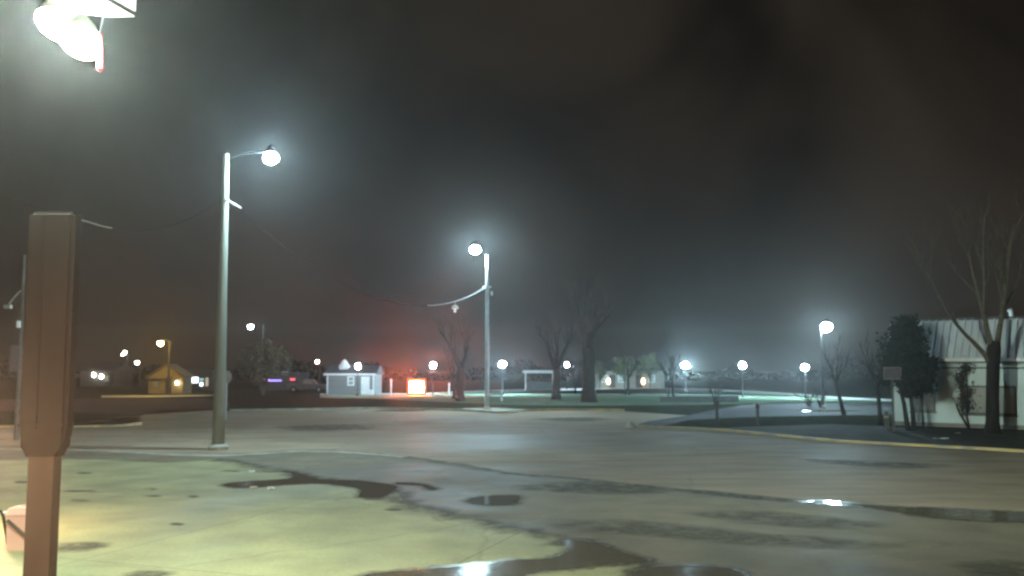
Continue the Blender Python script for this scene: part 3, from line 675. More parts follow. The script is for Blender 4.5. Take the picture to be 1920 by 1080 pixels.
# pale parked pickup
def pickup(label, c, rz, m):
    t = thing('parked_pickup', label, 'pickup', c); t.rotation_euler = (0, 0, rz)
    o = Vector(c)
    def bl(mb, n, mm, par=t, sm=False):
        return mb.build(n, mm, par, sm)
    mb = MB()
    prof = [(-2.5, .4), (2.5, .4), (2.55, .75), (2.45, .95), (1.2, 1.02), (.75, 1.6), (-.45, 1.65), (-.6, 1.05), (-2.5, 1.05)]
    mb.prism([o + Vector((x, -.85, z)) for x, z in prof], (0, 1.7, 0)); bmesh.ops.bevel(mb.bm, geom=mb.bm.edges[:], offset=.04, segments=2, affect='EDGES')
    bl(mb, 'body', m)
    for s in (-1, 1):
        mb = MB(); mb.prism([o + Vector((x, s * .856, z)) for x, z in ((1.0, 1.06), (.68, 1.53), (-.38, 1.56), (-.45, 1.08))], (0, s * .01, 0)); bl(mb, 'side_window', M['glass'])
        for x in (-1.6, 1.6):
            mb = MB(); mb.tube(o + Vector((x, s * .62, .36)), o + Vector((x, s * .88, .36)), .36, None, 16); wh = bl(mb, 'wheel', M['rubber'])
            mb = MB(); mb.tube(o + Vector((x, s * .87, .36)), o + Vector((x, s * .89, .36)), .2, None, 12); mb.build('rim', M['galv'], wh)
        mb = MB(); mb.box(o + Vector((-2.53, s * .7, .85)), (.04, .18, .22)); bl(mb, 'tail_lamp', M['red'])
    mb = MB(); mb.box(o + Vector((2.6, 0, .5)), (.12, 1.6, .16)); bl(mb, 'bumper', M['galv'])
    return t
pickup('dim grey parked pickup left of the small grey house', Vector((P(577, 720, 116).x, 116, 0)), 0, M['paleview'])

# grey house behind the park lamp
Y = 105; xl = P(612, 720, Y).x; xr = P(702, 720, Y).x; xm = (xl + xr)/2
ze = P(650, 702, Y).z
t = thing('grey_house', 'small grey house with a white door and white framed window', 'house', (xm, Y, 0))
mb = MB(); mb.box((xm, Y + 3, ze/2), (xr - xl, 6, ze)); mb.build('wall', M['siding'], t)
mb = MB(); zr = ze + 1.1
mb.prism([(xl - .25, Y - .35, ze - .02), (xl - .25, Y + 3, zr), (xl - .25, Y + 6.3, ze - .02)], (xr - xl + .5, 0, 0)); rf = mb.build('roof', M['roofdark'], t)
cx = P(643, 680, Y + 1).x; cz = P(643, 689, Y + 1).z
mb = MB(); mb.box((cx, Y + 2, (cz + zr - .9)/2 + .1), (1.0, 1.0, max(.3, cz - zr + 1.3))); mb.lathe((cx, Y + 2, cz), [(.72, 0), (.66, .14), (.46, .42), (.3, .72), (.05, .95)], 8); mb.build('cupola', M['trimwhite'], rf)
for px in (614, 700): 
    mb = MB(); mb.box((P(px, 720, Y).x, Y - .03, ze/2), (.16, .06, ze)); mb.build('corner_board', M['trimwhite'], t)
mb = MB(); mb.box((xm, Y - .40, ze + .0), (xr - xl + .5, .06, .2)); mb.build('fascia', M['trimwhite'], t)
windowpart(t, P(658, 714, Y).x, Y - .003, P(658, 722, Y).z, .66, .95, M['trimwhite'], M['glass'], 1, .13)
d = MB(); px = P(685, 722, Y).x; d.box((px, Y - .03, 1.05), (.98, .06, 2.1)); dd = d.build('door', M['trimwhite'], t)
d = MB(); d.tube((px - .38, Y - .09, 1.0), (px - .38, Y - .09, 1.12), .025); d.build('handle', M['galv'], dd)
d = MB(); d.box((px + .75, Y - .25, .3), (.4, .4, .6)); d.build('step_box', M['trimwhite'], t)

# bungalow behind the park
Y = 138; xl = P(1118, 720, Y).x; xr = P(1246, 720, Y).x; xm = (xl + xr)/2
t = thing('tan_bungalow', 'tan bungalow with two warm porch lamps behind the park lawn', 'house', (xm, Y, 0))
mb = MB(); mb.box((xm, Y + 4, 1.3), (xr - xl, 8, 2.6)); mb.build('wall', M['tanwall'], t)
mb = MB(); mb.prism([(xl - .4, Y - .5, 2.58), (xl - .4, Y + 4, 4.2), (xl - .4, Y + 8.5, 2.58)], (xr - xl + .8, 0, 0)); mb.build('roof', M['roofdark'], t)
for px in (1134, 1165, 1222): windowpart(t, P(px, 720, Y).x, Y - .003, .9, .9, 1.0, M['trimwhite'], M['glass'], 1)
for px in (1141, 1206):
    d = MB(); d.ball(P(px, 715, Y - .2), .24, 1.9, 8, 5); d.build('porch_lamp', M['porch_orange'], t, smooth=True)
for px in (1148, 1198): 
    d = MB(); d.box((P(px, 720, Y).x, Y - .03, 1.0), (.9, .06, 2.0)); dd = d.build('door', M['darkwall'], t)
    d = MB(); d.tube((P(px, 720, Y).x + .33, Y - .07, 1), (P(px, 720, Y).x + .33, Y - .07, 1.1), .02); d.build('handle', M['galv'], dd)

# pavilion
Y = 122; xl = P(984, 720, Y).x; xr = P(1040, 720, Y).x; xm = (xl + xr)/2
t = thing('park_shelter', 'open park shelter with a flat pale roof beyond the lawn', 'shelter', (xm, Y, 0))
mb = MB(); mb.box((xm, Y + 1.5, 2.55), (xr - xl + .5, 3.6, .35)); mb.build('roof', M['signgrey'], t)
for x in (xl + .12, xr - .12):
    for y in (Y, Y + 3):
        mb = MB(); mb.box((x, y, 1.19), (.16, .16, 2.37)); mb.build('post', M['signgrey'], t)
mb = MB(); mb.box((xm, Y + 3, .55), (xr - xl - .5, .15, 1.1)); mb.build('back_panel', M['darkwall'], t)

# dim house with two porch lamps, far left
Y = 150; xl = P(150, 720, Y).x; xr = P(212, 720, Y).x; xm = (xl + xr)/2
t = thing('dim_house', 'dim house with two small white porch lamps at the far left', 'house', (xm, Y, 0))
mb = MB(); mb.box((xm, Y + 4, 1.3), (xr - xl, 8, 2.6)); mb.build('wall', M['darkwall'], t)
mb = MB(); mb.prism([(xl - .3, Y - .4, 2.58), (xl - .3, Y + 4, 3.9), (xl - .3, Y + 8.4, 2.58)], (xr - xl + .6, 0, 0)); mb.build('roof', M['roofdark'], t)
windowpart(t, P(200, 715, Y).x, Y - .003, .8, .9, 1.0, M['trimdark'], M['glass'], 1)
for px, py in ((176, 703), (190, 706)):
    d = MB(); d.ball(P(px, py, Y - .2), .26, 1.2, 8, 5); d.build('porch_lamp', M['lamp_dot'], t, smooth=True)

# white building on the right -------------------------------------------------
gl_ = G(1674, 797); gr_ = G(1920, 806)
fd = (gr_ - gl_); fd.normalize(); fdir = fd; nrm_ = Vector((-fd.y, fd.x, 0))
if nrm_.y < 0: nrm_ = -nrm_
LB = 22.0; HW = 3.45
t = thing('white_building', 'long white building with ribbed metal roof on the right', 'building', gl_)
def BW(s, d, z): return gl_ + fdir * s + nrm_ * d + Vector((0, 0, z))
mb = MB(); mb.prism([BW(0, 0, 0), BW(LB, 0, 0), BW(LB, 14, 0), BW(0, 14, 0)], (0, 0, HW)); mb.build('wall', M['wallwhite'], t)
rise = 2.3; run = 1.5; ov = .35
mb = MB(); mb.prism([BW(-.3, -ov, HW + .02), BW(-.3, run, HW + rise), BW(-.3, 14 - run, HW + rise), BW(-.3, 14 + ov, HW + .02)], fdir * (LB + .6))
rf = mb.build('roof', M['roofmetal'], t)
mb = MB(); s = 0
sl = Vector((0, 0, 0))
while s < LB:
    a = BW(s, -ov, HW + .04); b = BW(s, run, HW + rise + .02)
    mb.prism([a - fdir * .035, a + fdir * .035, b + fdir * .035, b - fdir * .035], (BW(0, -.10, .07) - BW(0, 0, 0))); s += .36
mb.build('roof_ribs', M['roofmetal'], rf)
mb = MB(); mb.prism([BW(-.35, -ov - .06, HW - .02), BW(LB + .3, -ov - .06, HW - .02), BW(LB + .3, -ov - .06, HW + .2), BW(-.35, -ov - .06, HW + .2)], nrm_ * .05); mb.build('gutter', M['trimwhite'], t)
mb = MB(); mb.prism([BW(-.02, -.03, HW - .34), BW(LB, -.03, HW - .34), BW(LB, -.03, HW - .26), BW(-.02, -.03, HW - .26)], nrm_ * .025); mb.prism([BW(-.35, -ov - .10, HW - .045), BW(LB, -ov - .10, HW - .045), BW(LB, -ov - .10, HW + .03), BW(-.35, -ov - .10, HW + .03)], nrm_ * .03); mb.build('band', M['trimdark'], t)
mb = MB(); mb.prism([BW(-.3, run - .2, HW + rise + .03), BW(LB + .3, run - .2, HW + rise + .03), BW(LB + .3, run + .15, HW + rise + .03), BW(-.3, run + .15, HW + rise + .03)], (0, 0, .1)); mb.build('ridge_cap', M['trimdark'], rf)
vp = P(1897, 598, 50.5)
mb = MB(); mb.lathe(Vector((vp.x, vp.y, HW + rise)), [(.12, 0), (.12, .5), (.2, .52), (.2, .62), (.03, .72)], 10); mb.build('vent_pipe', M['galv'], rf)
def sof(px):  # distance along facade for a pixel column
    r_ = ray(px, 760); a = gl_; 
    tt = (a.x * fdir.y - a.y * fdir.x) / (r_.x * fdir.y - r_.y * fdir.x)
    return (Vector((r_.x * tt, r_.y * tt, 0)) - Vector((a.x, a.y, 0))).dot(fdir)
def zof(px, py):
    r_ = ray(px, py); tt = (gl_.x * fdir.y - gl_.y * fdir.x) / (r_.x * fdir.y - r_.y * fdir.x)
    return CAMH + r_.z * tt
def facade_window(px0, px1, py0, py1, frame, bars, fw=.09):
    s0, s1 = sof(px0), sof(px1); z0, z1 = zof(px0, py1), zof(px0, py0)
    f = MB()
    def slab(sa, sb, za, zb, proud=.05): f.prism([BW(sa, -proud, za), BW(sb, -proud, za), BW(sb, -proud, zb), BW(sa, -proud, zb)], nrm_ * (proud + .01))
    slab(s0 - fw, s0, z0 - fw, z1 + fw); slab(s1, s1 + fw, z0 - fw, z1 + fw); slab(s0, s1, z1, z1 + fw, .052); slab(s0, s1, z0 - fw, z0, .06)
    for k in range(bars): 
        q = s0 + (s1 - s0) * (k + 1)/(bars + 1); slab(q - fw*.35, q + fw*.35, z0, z1, .045)
    fr = f.build('window', frame, t)
    g = MB(); g.prism([BW(s0, -.02, z0), BW(s1, -.02, z0), BW(s1, -.02, z1), BW(s0, -.02, z1)], nrm_ * .01); g.build('pane', M['glass'], fr)
    si = MB(); si.prism([BW(s0 - .15, -.12, z0 - fw - .07), BW(s1 + .15, -.12, z0 - fw - .07), BW(s1 + .15, -.12, z0 - fw - .005), BW(s0 - .15, -.12, z0 - fw - .005)], nrm_ * .11); si.build('sill', frame, fr)
facade_window(1711, 1751, 736, 768, M['siding'], 0)
facade_window(1806, 1903, 726, 773, M['trimdark'], 1)
facade_window(2010, 2100, 726, 775, M['trimdark'], 1)
mb = MB(); mb.prism([BW(0, -.06, 0), BW(LB, -.06, 0), BW(LB, -.06, .22), BW(0, -.06, .22)], nrm_ * .055); mb.build('plinth', M['tanwall'], t)
mb = MB(); sd = sof(1722); mb.tube(BW(sd, -.1, .25), BW(sd, -.1, 1.0), .04); mb.tube(BW(sd + 2.4, -.1, .25), BW(sd + 2.4, -.1, .95), .05); mb.build('pipe', M['tanwall'], t)

# ------------------------------------------------------------------ signs, posts and small things
# octagon sign seen from behind
Ys = 55; c = P(425, 707, Ys)
t = thing('stop_sign', 'octagonal traffic sign seen from its grey back beside the concrete pole', 'traffic sign', (c.x, Ys + .06, 0))
mb = MB(); mb.tube((c.x, Ys + .06, 0), (c.x, Ys + .06, c.z + .3), .035); mb.build('post', M['galv'], t)
mb = MB(); mb.prism([(c.x + .40 * .8 * cos(pi/8 + k*pi/4), Ys, c.z + .40 * sin(pi/8 + k*pi/4)) for k in range(8)], (0, .015, 0)); mb.build('plate', M['signgrey'], t)
# rectangular sign by the white building
Yg = 45.5; c = P(1673, 700, Yg)
t = thing('road_sign', 'pinkish rectangular sign on a post at the white building corner', 'sign', (c.x, Yg + .06, 0))
mb = MB(); mb.box((c.x, Yg + .06, (c.z + .2)/2), (.1, .08, c.z + .2)); mb.build('post', M['barkpale'], t)
mb = MB(); mb.box((c.x, Yg, c.z), (.9, .025, .62)); bmesh.ops.bevel(mb.bm, geom=mb.bm.edges[:], offset=.008, segments=2, affect='EDGES'); pl = mb.build('plate', M['signpink'], t)
mb = MB()
for dx in (-.43, .43): mb.box((c.x + dx, Yg - .015, c.z), (.025, .008, .56))
for dz in (-.285, .285): mb.box((c.x, Yg - .0155, c.z + dz), (.88, .009, .025))
mb.build('border', M['signgrey'], pl)
c = G(1663, 806)
t = thing('marker_post', 'short dull marker post with a yellow band below the pinkish sign', 'post', c, 'short marker posts')
mb = MB(); mb.lathe(c, [(.11, 0), (.11, .85), (.08, .93)], 8); mb.build('stub', M['barkpale'], t); mb = MB(); mb.lathe(c + Vector((0, 0, .6)), [(.118, 0), (.118, .12)], 8); mb.build('band', M['yellow'], t)
for px, py, h, mt, lab in ((733, 741, 1.9, 'trimwhite', 'pale post on the path left of the glowing red panel'),
                           (842, 740, 1.4, 'trimwhite', 'pale post right of the glowing red panel'),
                           (1421, 797, 1.2, 'dkmetal', 'thin dark post on the verge behind the yellow kerb'),
                           (1345, 800, 1.5, 'dkmetal', 'dark post at the kerb end near the pale stone')):
    c = G(px, py)
    t = thing('marker_post', lab, 'post', c, 'short marker posts')
    mb = MB(); mb.lathe(c, [(.09, 0), (.08, h * .9), (.05, h)], 8); mb.build('shaft', M[mt], t)
    mb = MB(); mb.lathe(c + Vector((0, 0, h * .8)), [(.12, 0), (.12, h*.12), (.06, h * .15)], 8); mb.build('cap', M[mt], t)
# glowing red panel
Yr = 103; a = P(769, 738, Yr); b = P(793, 718, Yr); cx = (a.x + b.x)/2; zc = max((a.z + b.z)/2, (b.z - a.z)/2 + .34)
t = thing('led_panel', 'glowing red orange lit panel, blown out to white, beside the park path', 'lit sign', (cx, Yr, 0))
mb = MB(); mb.box((cx, Yr + .18, zc), (b.x - a.x + .62, .24, b.z - a.z + .62)); mb.build('housing', M['dkmetal'], t)
mb = MB(); mb.box((cx, Yr, zc), (b.x - a.x, .03, b.z - a.z)); mb.build('lit_face', M['led_red'], t)
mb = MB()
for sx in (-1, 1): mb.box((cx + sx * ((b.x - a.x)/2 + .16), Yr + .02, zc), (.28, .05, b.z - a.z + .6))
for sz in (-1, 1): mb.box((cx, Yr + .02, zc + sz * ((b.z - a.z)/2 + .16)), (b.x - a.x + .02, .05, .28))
mb.build('bloom_border', M['bloom_edge'], t)  # glowing border stands in for lens bloom around the lit face
for s in (-1, 1):
    mb = MB(); mb.box((cx + s * .7, Yr + .14, (zc - (b.z - a.z)/2)/2), (.14, .14, max(.05, zc - (b.z - a.z)/2 - .08))); mb.build('leg', M['dkmetal'], t)
# bench
c = G(925, 752)
t = thing('park_bench', 'dark bench with pale legs right of the far lamp pole', 'bench', c)
mb = MB()
for k in range(4): mb.box(c + Vector((0, -.2 + k * .14, .46)), (1.7, .11, .05))
mb.build('seat', M['dkmetal'], t)
mb = MB()
for k in range(3): mb.box(c + Vector((0, .32 + k*.03, .6 + k * .15)), (1.7, .04, .11))
mb.build('backrest', M['dkmetal'], t)
for s in (-.8, .8):
    mb = MB(); mb.box(c + Vector((s, .05, .21)), (.12, .5, .42)); mb.box(c + Vector((s, .33, .5)), (.12, .06, .9)); mb.build('leg', M['trimwhite'], t)
# low wall
p0 = G(1238, 754); p1 = G(1385, 754)
t = thing('low_wall', 'long low dark wall across the lit lawn', 'wall', p0)
mb = MB(); mb.prism([p0, p1, p1 + Vector((0, 0, .5)), p0 + Vector((0, 0, .42))], (0, .35, 0)); mb.build('wall_body', M['brickdark'], t)
mb = MB(); mb.prism([p0 + Vector((-.05, -.05, .42)), p1 + Vector((.05, -.05, .5)), p1 + Vector((.05, -.05, .58)), p0 + Vector((-.05, -.05, .5))], (0, .45, 0)); mb.build('coping', M['brickdark'], t)
# pale stone at kerb end, painted lamp glints, paper scraps
c = G(1182, 802); mb = MB(); mb.lathe(c, [(.22, 0), (.2, .12), (.12, .26), (.03, .36)], 7)
rr = random.Random(5)
for v in mb.bm.verts: v.co += Vector((rr.uniform(-.04, .04), rr.uniform(-.04, .04), rr.uniform(-.02, .02) if v.co.z > .05 else 0))
tag(mb.build('stone', M['stone'], origin=c), 'pale stone at the end of the yellow kerb', 'stone')
for (px, py, lab) in ((472, 885, 'white fleck painted as a lamp glint on the damp slab, highest of the three'), (475, 916, 'white fleck painted as a lamp glint at the lower edge of the branching puddle'), (508, 918, 'white fleck painted as a lamp glint nearest the middle, under the branching puddle')):  # white flecks stand in for lamp glints on the wet ground
    c = G(px, py, .02); mb = MB()
    rs = random.Random(px)
    vs = [[mb.bm.verts.new(c + Vector((-.09 + .06*i + rs.uniform(-.015, .015), -.07 + .05*j + rs.uniform(-.01, .01), rs.uniform(.0, .07)))) for i in range(4)] for j in range(4)]
    for i in range(3):
        for j in range(3): mb.bm.faces.new((vs[j][i], vs[j][i+1], vs[j+1][i+1], vs[j+1][i]))
    tag(mb.build('paper_and_glint', M['litter'], origin=c), lab, 'litter', 'painted lamp glints on the forecourt')
for (px, py, lab) in ((1765, 823, 'flat white paper on the dirt verge right of the evergreen'), (1796, 813, 'small white paper on the dirt verge beside the big bare tree')):
    c = G(px, py, .02); mb = MB(); rs = random.Random(px)
    wd = .35 if px < 1780 else .12
    vs = [[mb.bm.verts.new(c + Vector((-wd + wd*.66*i + rs.uniform(-.02, .02), -.07 + .05*j, rs.uniform(.0, .06)))) for i in range(4)] for j in range(4)]
    for i in range(3):
        for j in range(3): mb.bm.faces.new((vs[j][i], vs[j][i+1], vs[j+1][i+1], vs[j+1][i]))
    tag(mb.build('paper_and_glint', M['litter'], origin=c), lab, 'litter', 'paper scraps on the verge')

# ------------------------------------------------------------------ trees
def grow(mb, p, d, ln, r, lev, rnd, up=.15, spread=.6, tips=None, n=5):
    pts = [p]; rs = [r]; q = p.copy(); dd = d.copy(); k = 4
    for i in range(k):
        dd = (dd + Vector((rnd.uniform(-.16, .16), rnd.uniform(-.16, .16), rnd.uniform(-.05, .12) * 1 + up * .2))).normalized()
        q = q + dd * ln / k; pts.append(q.copy()); rs.append(r * (1 - .42 * (i + 1)/k))
    mb.path(pts, rs, n if r > .05 else 4)
    if lev <= 0:
        if tips is not None: tips.append(q)
        return
    for j in range(rnd.choice((2, 3, 3)) if lev > 1 else rnd.choice((3, 4))):
        i = rnd.randint(2, 4); ax = Vector((rnd.uniform(-1, 1), rnd.uniform(-1, 1), rnd.uniform(-.2, .6))).normalized()
        nd = (dd + ax * spread * rnd.uniform(.7, 1.3) + Vector((0, 0, up))).normalized()
        grow(mb, pts[i], nd, ln * rnd.uniform(.55, .8), rs[i] * .62, lev - 1, rnd, up, spread, tips, n)
def bare_tree(label, base, H, r, seed, lev=5, m='bark', group='bare trees in the park', fork=.35, lean=(0, 0)):
    t = thing('bare_tree', label, 'tree', base, group); rnd = random.Random(seed); base = Vector(base)
    hf = H * fork; mb = MB(); pts = [base + Vector((lean[0] * k/4 + (rnd.uniform(-.1, .1) * r * 2 if k else 0), lean[1] * k/4, hf * k/4)) for k in range(5)]
    mb.path(pts, [r * 1.35, r * 1.02, r * .95, r * .9, r * .85], 10); mb.build('trunk', M[m], t, smooth=True)
    mb = MB()
    for j in range(3):
        a = 2*pi*j/3 + rnd.uniform(-.5, .5); d = Vector((cos(a) * .45, sin(a) * .45, 1)).normalized()
        grow(mb, pts[-1] - Vector((0, 0, .1)), d, H * .30, r * .62, lev - 1, rnd)
    mb.build('crown', M[m], t)
    return t
bare_tree('thick dark bare tree between the pole and the shelter, left of two thick trunks', G(1043, 749), 8.5, .40, 11)
bare_tree('thickest dark bare tree trunk in the park, right of the shelter', G(1104, 754), 11, .58, 12, fork=.45)
bare_tree('dark bare tree left of the white far lamp pole', G(863, 752), 8.5, .38, 13)
bare_tree('slim bare tree behind the lawn between the two thickest trunks', G(1079, 737), 5.5, .13, 14, lev=4, fork=.12)
bare_tree('slim leaning bare tree just left of the brightest globe lamp', G(1262, 748), 5.5, .16, 15, lev=4, fork=.3)
bare_tree('twig thin bare tree left of the leaning slim one', G(1253, 747), 4.2, .09, 16, lev=4, fork=.4)
bare_tree('slim bare tree in front of the pinkish sign, with forked stem', G(1652, 797), 5.2, .12, 17, lev=4, lean=(-.15, 0), group='bare trees by the white building', fork=.4)
bare_tree('slim bare tree leaning left under the bright street lamp', G(1583, 778), 5.0, .13, 18, lev=4, lean=(-.5, 0), group='bare trees by the white building', fork=.42)
bare_tree('bare tree in front of the tan bungalow with forked dark trunk', G(1178, 741), 5.5, .17, 19, lev=5)
bare_tree('dark bare tree beside the lit red panel, left of it', G(851, 748), 6, .16, 20, lev=4)

# big bare tree before the white building (limbs follow the photo)
bt = G(1861, 812); Yt = bt.y
t = thing('bare_tree', 'big bare tree with a forked dark trunk before the white building', 'tree', bt, 'bare trees by the white building')
def T(px, py, dy=0): return P(px, py, Yt + dy)
mb = MB(); mb.path([bt + Vector((0, 0, -.05)), T(1861, 790), T(1861, 740), T(1862, 690), T(1863, 655), T(1865, 640)], [.40, .31, .29, .30, .32, .25], 12); mb.build('trunk', M['bark'], t, smooth=True)
rnd = random.Random(44); mb = MB()
def limb(pts, r0, r1, sub=5, lev=2, ln=1.6):
    s = smooth_line(pts, 4); n = len(s)
    rs = [r0 + (r1 - r0) * i/(n-1) for i in range(n)]; mb.path(s, rs, 8)
    for k in range(sub):
        i = rnd.randint(n//3, n-1); d = (s[min(i+1, n-1)] - s[max(i-1, 0)]).normalized()
        nd = (d + Vector((rnd.uniform(-.8, .8), rnd.uniform(-.8, .8), rnd.uniform(0, .5)))).normalized()
        grow(mb, s[i], nd, ln * rnd.uniform(.6, 1.1), rs[i] * .5, lev, rnd, .2, .55)
limb([T(1858, 690), T(1848, 668), T(1828, 645), T(1808, 625), T(1780, 590, -.5), T(1755, 545, -.8), T(1738, 508, -1)], .14, .03, 6, 2)
limb([T(1862, 655), T(1852, 625), T(1845, 590), T(1832, 540, .4), T(1822, 500, .6), T(1818, 440, .8)], .17, .035, 8, 3)
limb([T(1868, 650), T(1874, 615), T(1880, 580), T(1888, 520, -.4), T(1892, 470, -.6), T(1902, 420, -.8)], .16, .035, 8, 3)
limb([T(1845, 590), T(1846, 540, -.6), T(1844, 470, -.9), T(1846, 400, -1)], .09, .02, 6, 2)
limb([T(1880, 580), T(1900, 545, .5), T(1925, 500, .7), T(1950, 470, .9)], .09, .02, 6, 2)
mb.build('crown', mat('bark_limbs_lit', (.11, .095, .065), (.07, .06, .042), 5, .95, spec=.1), t)  # lamplight on the limbs put into a paler bark than the trunk

def leafy(name, label, base, Hc, rx, rz, trunkpts, tr, leafm, barkm, nleaf, size, seed, group, cone=False, stems=None, ry=None):
    rnd = random.Random(seed); base = Vector(base); ry = ry or rx
    t = thing(name, label, 'tree' if 'tree' in name else 'shrub', base, group)
    mb = MB(); mb.path([base + Vector(p) for p in trunkpts], [tr * (1 - .6*i/(len(trunkpts)-1)) for i in range(len(trunkpts))], 8)
    for st in (stems or []): mb.path([base + Vector(p) for p in st], [tr * (1 - .6*i/(len(st)-1)) for i in range(len(st))], 8)
    cc = base + Vector((trunkpts[-1][0], trunkpts[-1][1], Hc))
    clumps = []
    for k in range(34):
        while True:
            u = Vector((rnd.uniform(-1, 1), rnd.uniform(-1, 1), rnd.uniform(-1, 1)))
            if u.length < 1: break
        if cone:
            f = (1 - (u.z + 1)/2) ** .7; u = Vector((u.x * f, u.y * f, u.z))
        p = cc + Vector((u.x * rx, u.y * ry, u.z * rz)); clumps.append((p, rnd.uniform(.22, .42) * min(rx, rz)))
        if k % 2 == 0: mb.path([base + Vector(trunkpts[-2]), (base + Vector(trunkpts[-1])).lerp(p, .5) + Vector((0, 0, .1)), p], [tr * .35, tr * .22, tr * .08], 5)
    mb.build('trunk', M[barkm], t, smooth=True)
    mb = MB()
    for k in range(nleaf):
        p, s = rnd.choice(clumps)
        o = Vector([max(-.8, min(.8, rnd.gauss(0, .5))) for _ in range(3)]) * s
        if cone: o.z -= abs(rnd.gauss(0, .3)) * s
        mb.leaf(p + o, size * rnd.uniform(.6, 1.4), rnd)
    mb.build('crown', M[leafm], t)
eb = G(1707, 806)
leafy('evergreen_tree', 'dark evergreen with two leaning stems in front of the white building', eb + Vector((0, -.3, 0)), 3.75, 1.7, 1.75, [(.05, 0, 0), (.0, 0, 1.2), (-.1, .1, 2.6), (-.15, .1, 3.9)], .13, 'needle', 'bark', 24000, .17, 31, 'evergreens', cone=True, stems=[[(-.25, 0, 0), (-.4, 0, 1.3), (-.7, 0, 2.8), (-.6, 0, 3.6)]])
leafy('evergreen_tree', 'lower dark evergreen bough mass right of the two leaning stems', eb + Vector((.9, .5, 0)), 3.1, .85, .85, [(0, 0, 0), (.02, .1, 1.2), (.0, .1, 2.8)], .05, 'needle', 'bark', 6500, .16, 32, 'evergreens')
sb_ = G(1822, 803) + Vector((0, .25, 0))
leafy('brown_shrub', 'brown bushy shrub against the white wall between its two windows', sb_, 2.3, 1.0, 1.6, [(0, 0, 0), (-.1, 0, .6), (0, 0, 1.4)], .06, 'shrub', 'bark', 2000, .12, 33, 'shrubs by the white wall', cone=True, ry=.4, stems=[[(-.05, 0, 0), (-.5, 0, .8), (-.8, 0, 1.6)]])
leafy('pale_tree', 'broad pale leafy tree under the cool white pole lamp', G(492, 741), 3.6, 3.0, 2.2, [(0, 0, 0), (.1, 0, 1), (0, 0, 2.2)], .2, 'leafpale', 'barkpale', 5200, .28, 34, 'leafy trees')
leafy('pale_tree', 'pale leafy tree before the tan bungalow, left of its right porch lamp', P(1168, 700, 128) * Vector((1, 1, 0)) if False else Vector((P(1170, 700, 128).x, 128, 0)), 3.4, 1.6, 1.4, [(0, 0, 0), (.1, 0, 1), (0, 0, 2.2)], .12, 'leafpale', 'barkpale', 2200, .28, 35, 'leafy trees')
leafy('pale_tree', 'pale leafy tree over the right end of the tan bungalow', Vector((P(1218, 700, 132).x, 132, 0)), 3.6, 2.0, 1.4, [(0, 0, 0), (.1, 0, 1), (0, 0, 2.2)], .12, 'leafpale', 'barkpale', 2400, .28, 36, 'leafy trees')
leafy('pale_tree', 'small pale leafy tree at the left end of the tan bungalow', Vector((P(1124, 700, 134).x, 134, 0)), 2.6, .9, 1.3, [(0, 0, 0), (.1, 0, 1), (0, 0, 2.0)], .1, 'leafpale', 'barkpale', 1200, .25, 37, 'leafy trees')
def vase(label, base, h, w, seed):
    rnd = random.Random(seed); base = Vector(base); mb = MB()
    for k in range(16):
        a = rnd.uniform(0, 2*pi); rr_ = rnd.uniform(.3, 1) * w
        top = base + Vector((cos(a) * rr_, sin(a) * rr_ * .6, h * rnd.uniform(.7, 1.05)))
        midp = base.lerp(top, .5) + Vector((-cos(a), -sin(a), 0)) * rr_ * .18
        s = smooth_line([base + Vector((cos(a) * .08, sin(a) * .08, 0)), midp, top], 4); mb.path(s, [.035 * (1 - .7 * i/(len(s)-1)) for i in range(len(s))], 5)
        for j in range(2): grow(mb, s[rnd.randint(4, 7)], (top - midp).normalized(), h * .3, .012, 1, rnd, 0, .7)
    tag(mb.build('vase_shrub', M['bark'], origin=base), label, 'shrub', 'bare vase shaped shrubs')
vase('bare vase shaped shrub in front of the low dark wall', G(1342, 762), 1.5, .9, 51)
vase('bare arching shrub under the globe lamp beside the street lamp', G(1517, 762), 1.35, 1.6, 52)
vase('small bare shrub right of the arching one', G(1538, 764), 1.3, .7, 53)

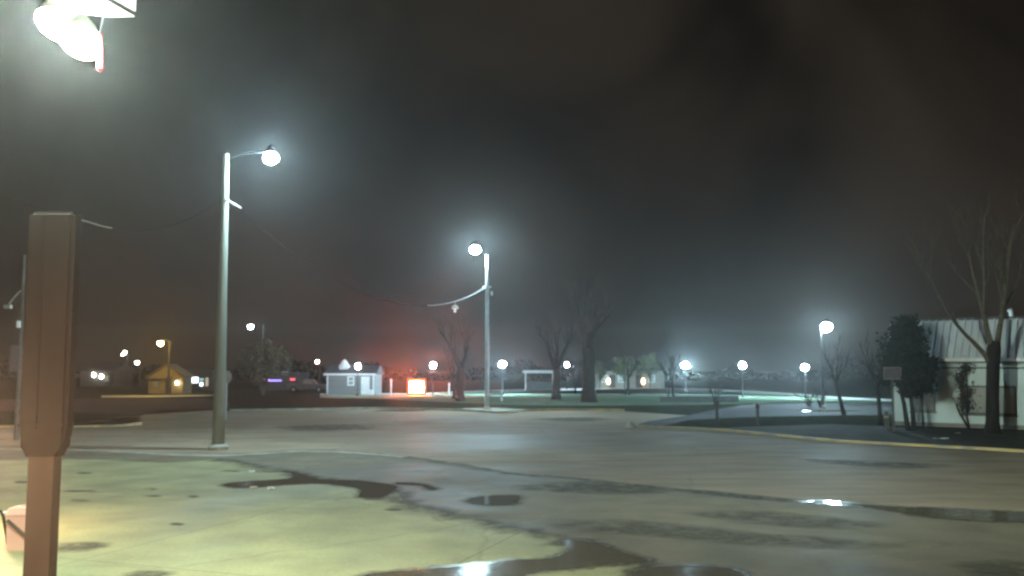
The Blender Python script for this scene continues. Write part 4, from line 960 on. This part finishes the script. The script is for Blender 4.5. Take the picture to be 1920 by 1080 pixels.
# dark treeline far behind the park: one mass
rnd = random.Random(77); mb = MB()
for k in range(15000):
    x = rnd.uniform(-170, 170)
    h = 3.2 + 1.5 * sin(x * .09) + 1.2 * sin(x * .23 + 2) + .8 * sin(x * .51)
    mb.leaf((x, 215 + rnd.uniform(-4, 4), rnd.uniform(0, 1) ** .85 * max(1.4, h)), .9, rnd)
tl = mb.build('treeline', mat('treeline_leaves', (.008, .009, .006), (.005, .006, .004), 2, 1, spec=0)); tl['kind'] = 'stuff'; tl['label'] = 'dark distant treeline behind the park'

# ------------------------------------------------------------------ haze
hz = MB(); hz.box((0, 105, 6.75), (420, 330, 15.5)); ho = hz.build('haze', M['grass'])
m, nt = nodes('night_haze'); out = N(nt, 'ShaderNodeOutputMaterial'); v = N(nt, 'ShaderNodeVolumePrincipled')
v.inputs['Color'].default_value = (.98, .95, .90, 1); v.inputs['Density'].default_value = .0005; v.inputs['Anisotropy'].default_value = .84
nt.links.new(v.outputs[0], out.inputs['Volume']); ho.data.materials.clear(); ho.data.materials.append(m)
ho['kind'] = 'stuff'; ho['label'] = 'thin misty night haze over the whole place'

# ------------------------------------------------------------------ night sky
wd = bpy.data.worlds.new('World'); sc.world = wd; wd.use_nodes = True
nt = wd.node_tree; nt.nodes.clear()
o = N(nt, 'ShaderNodeOutputWorld'); b = N(nt, 'ShaderNodeBackground'); tc = N(nt, 'ShaderNodeTexCoord')
n = N(nt, 'ShaderNodeTexNoise'); n.inputs['Scale'].default_value = 3.2; n.inputs['Detail'].default_value = 4; n.inputs['Distortion'].default_value = .4
r = N(nt, 'ShaderNodeValToRGB'); r.color_ramp.elements[0].position = .4; r.color_ramp.elements[1].position = .7
r.color_ramp.elements[0].color = (.006, .0047, .0035, 1); r.color_ramp.elements[1].color = (.026, .020, .0142, 1)
nt.links.new(tc.outputs['Generated'], n.inputs[0]); nt.links.new(n.outputs[0], r.inputs[0]); nt.links.new(r.outputs[0], b.inputs[0]); nt.links.new(b.outputs[0], o.inputs[0])
b.inputs[1].default_value = 1.0

# ------------------------------------------------------------------ render settings
sc.view_settings.view_transform = 'Standard'; sc.view_settings.look = 'None'; sc.view_settings.exposure = 0; sc.view_settings.gamma = 1
cy = sc.cycles
cy.use_denoising = True; cy.max_bounces = 4; cy.diffuse_bounces = 2; cy.glossy_bounces = 3; cy.volume_bounces = 0; cy.transparent_max_bounces = 8
cy.use_light_tree = True; cy.filter_width = 2.7; cy.sample_clamp_indirect = 4
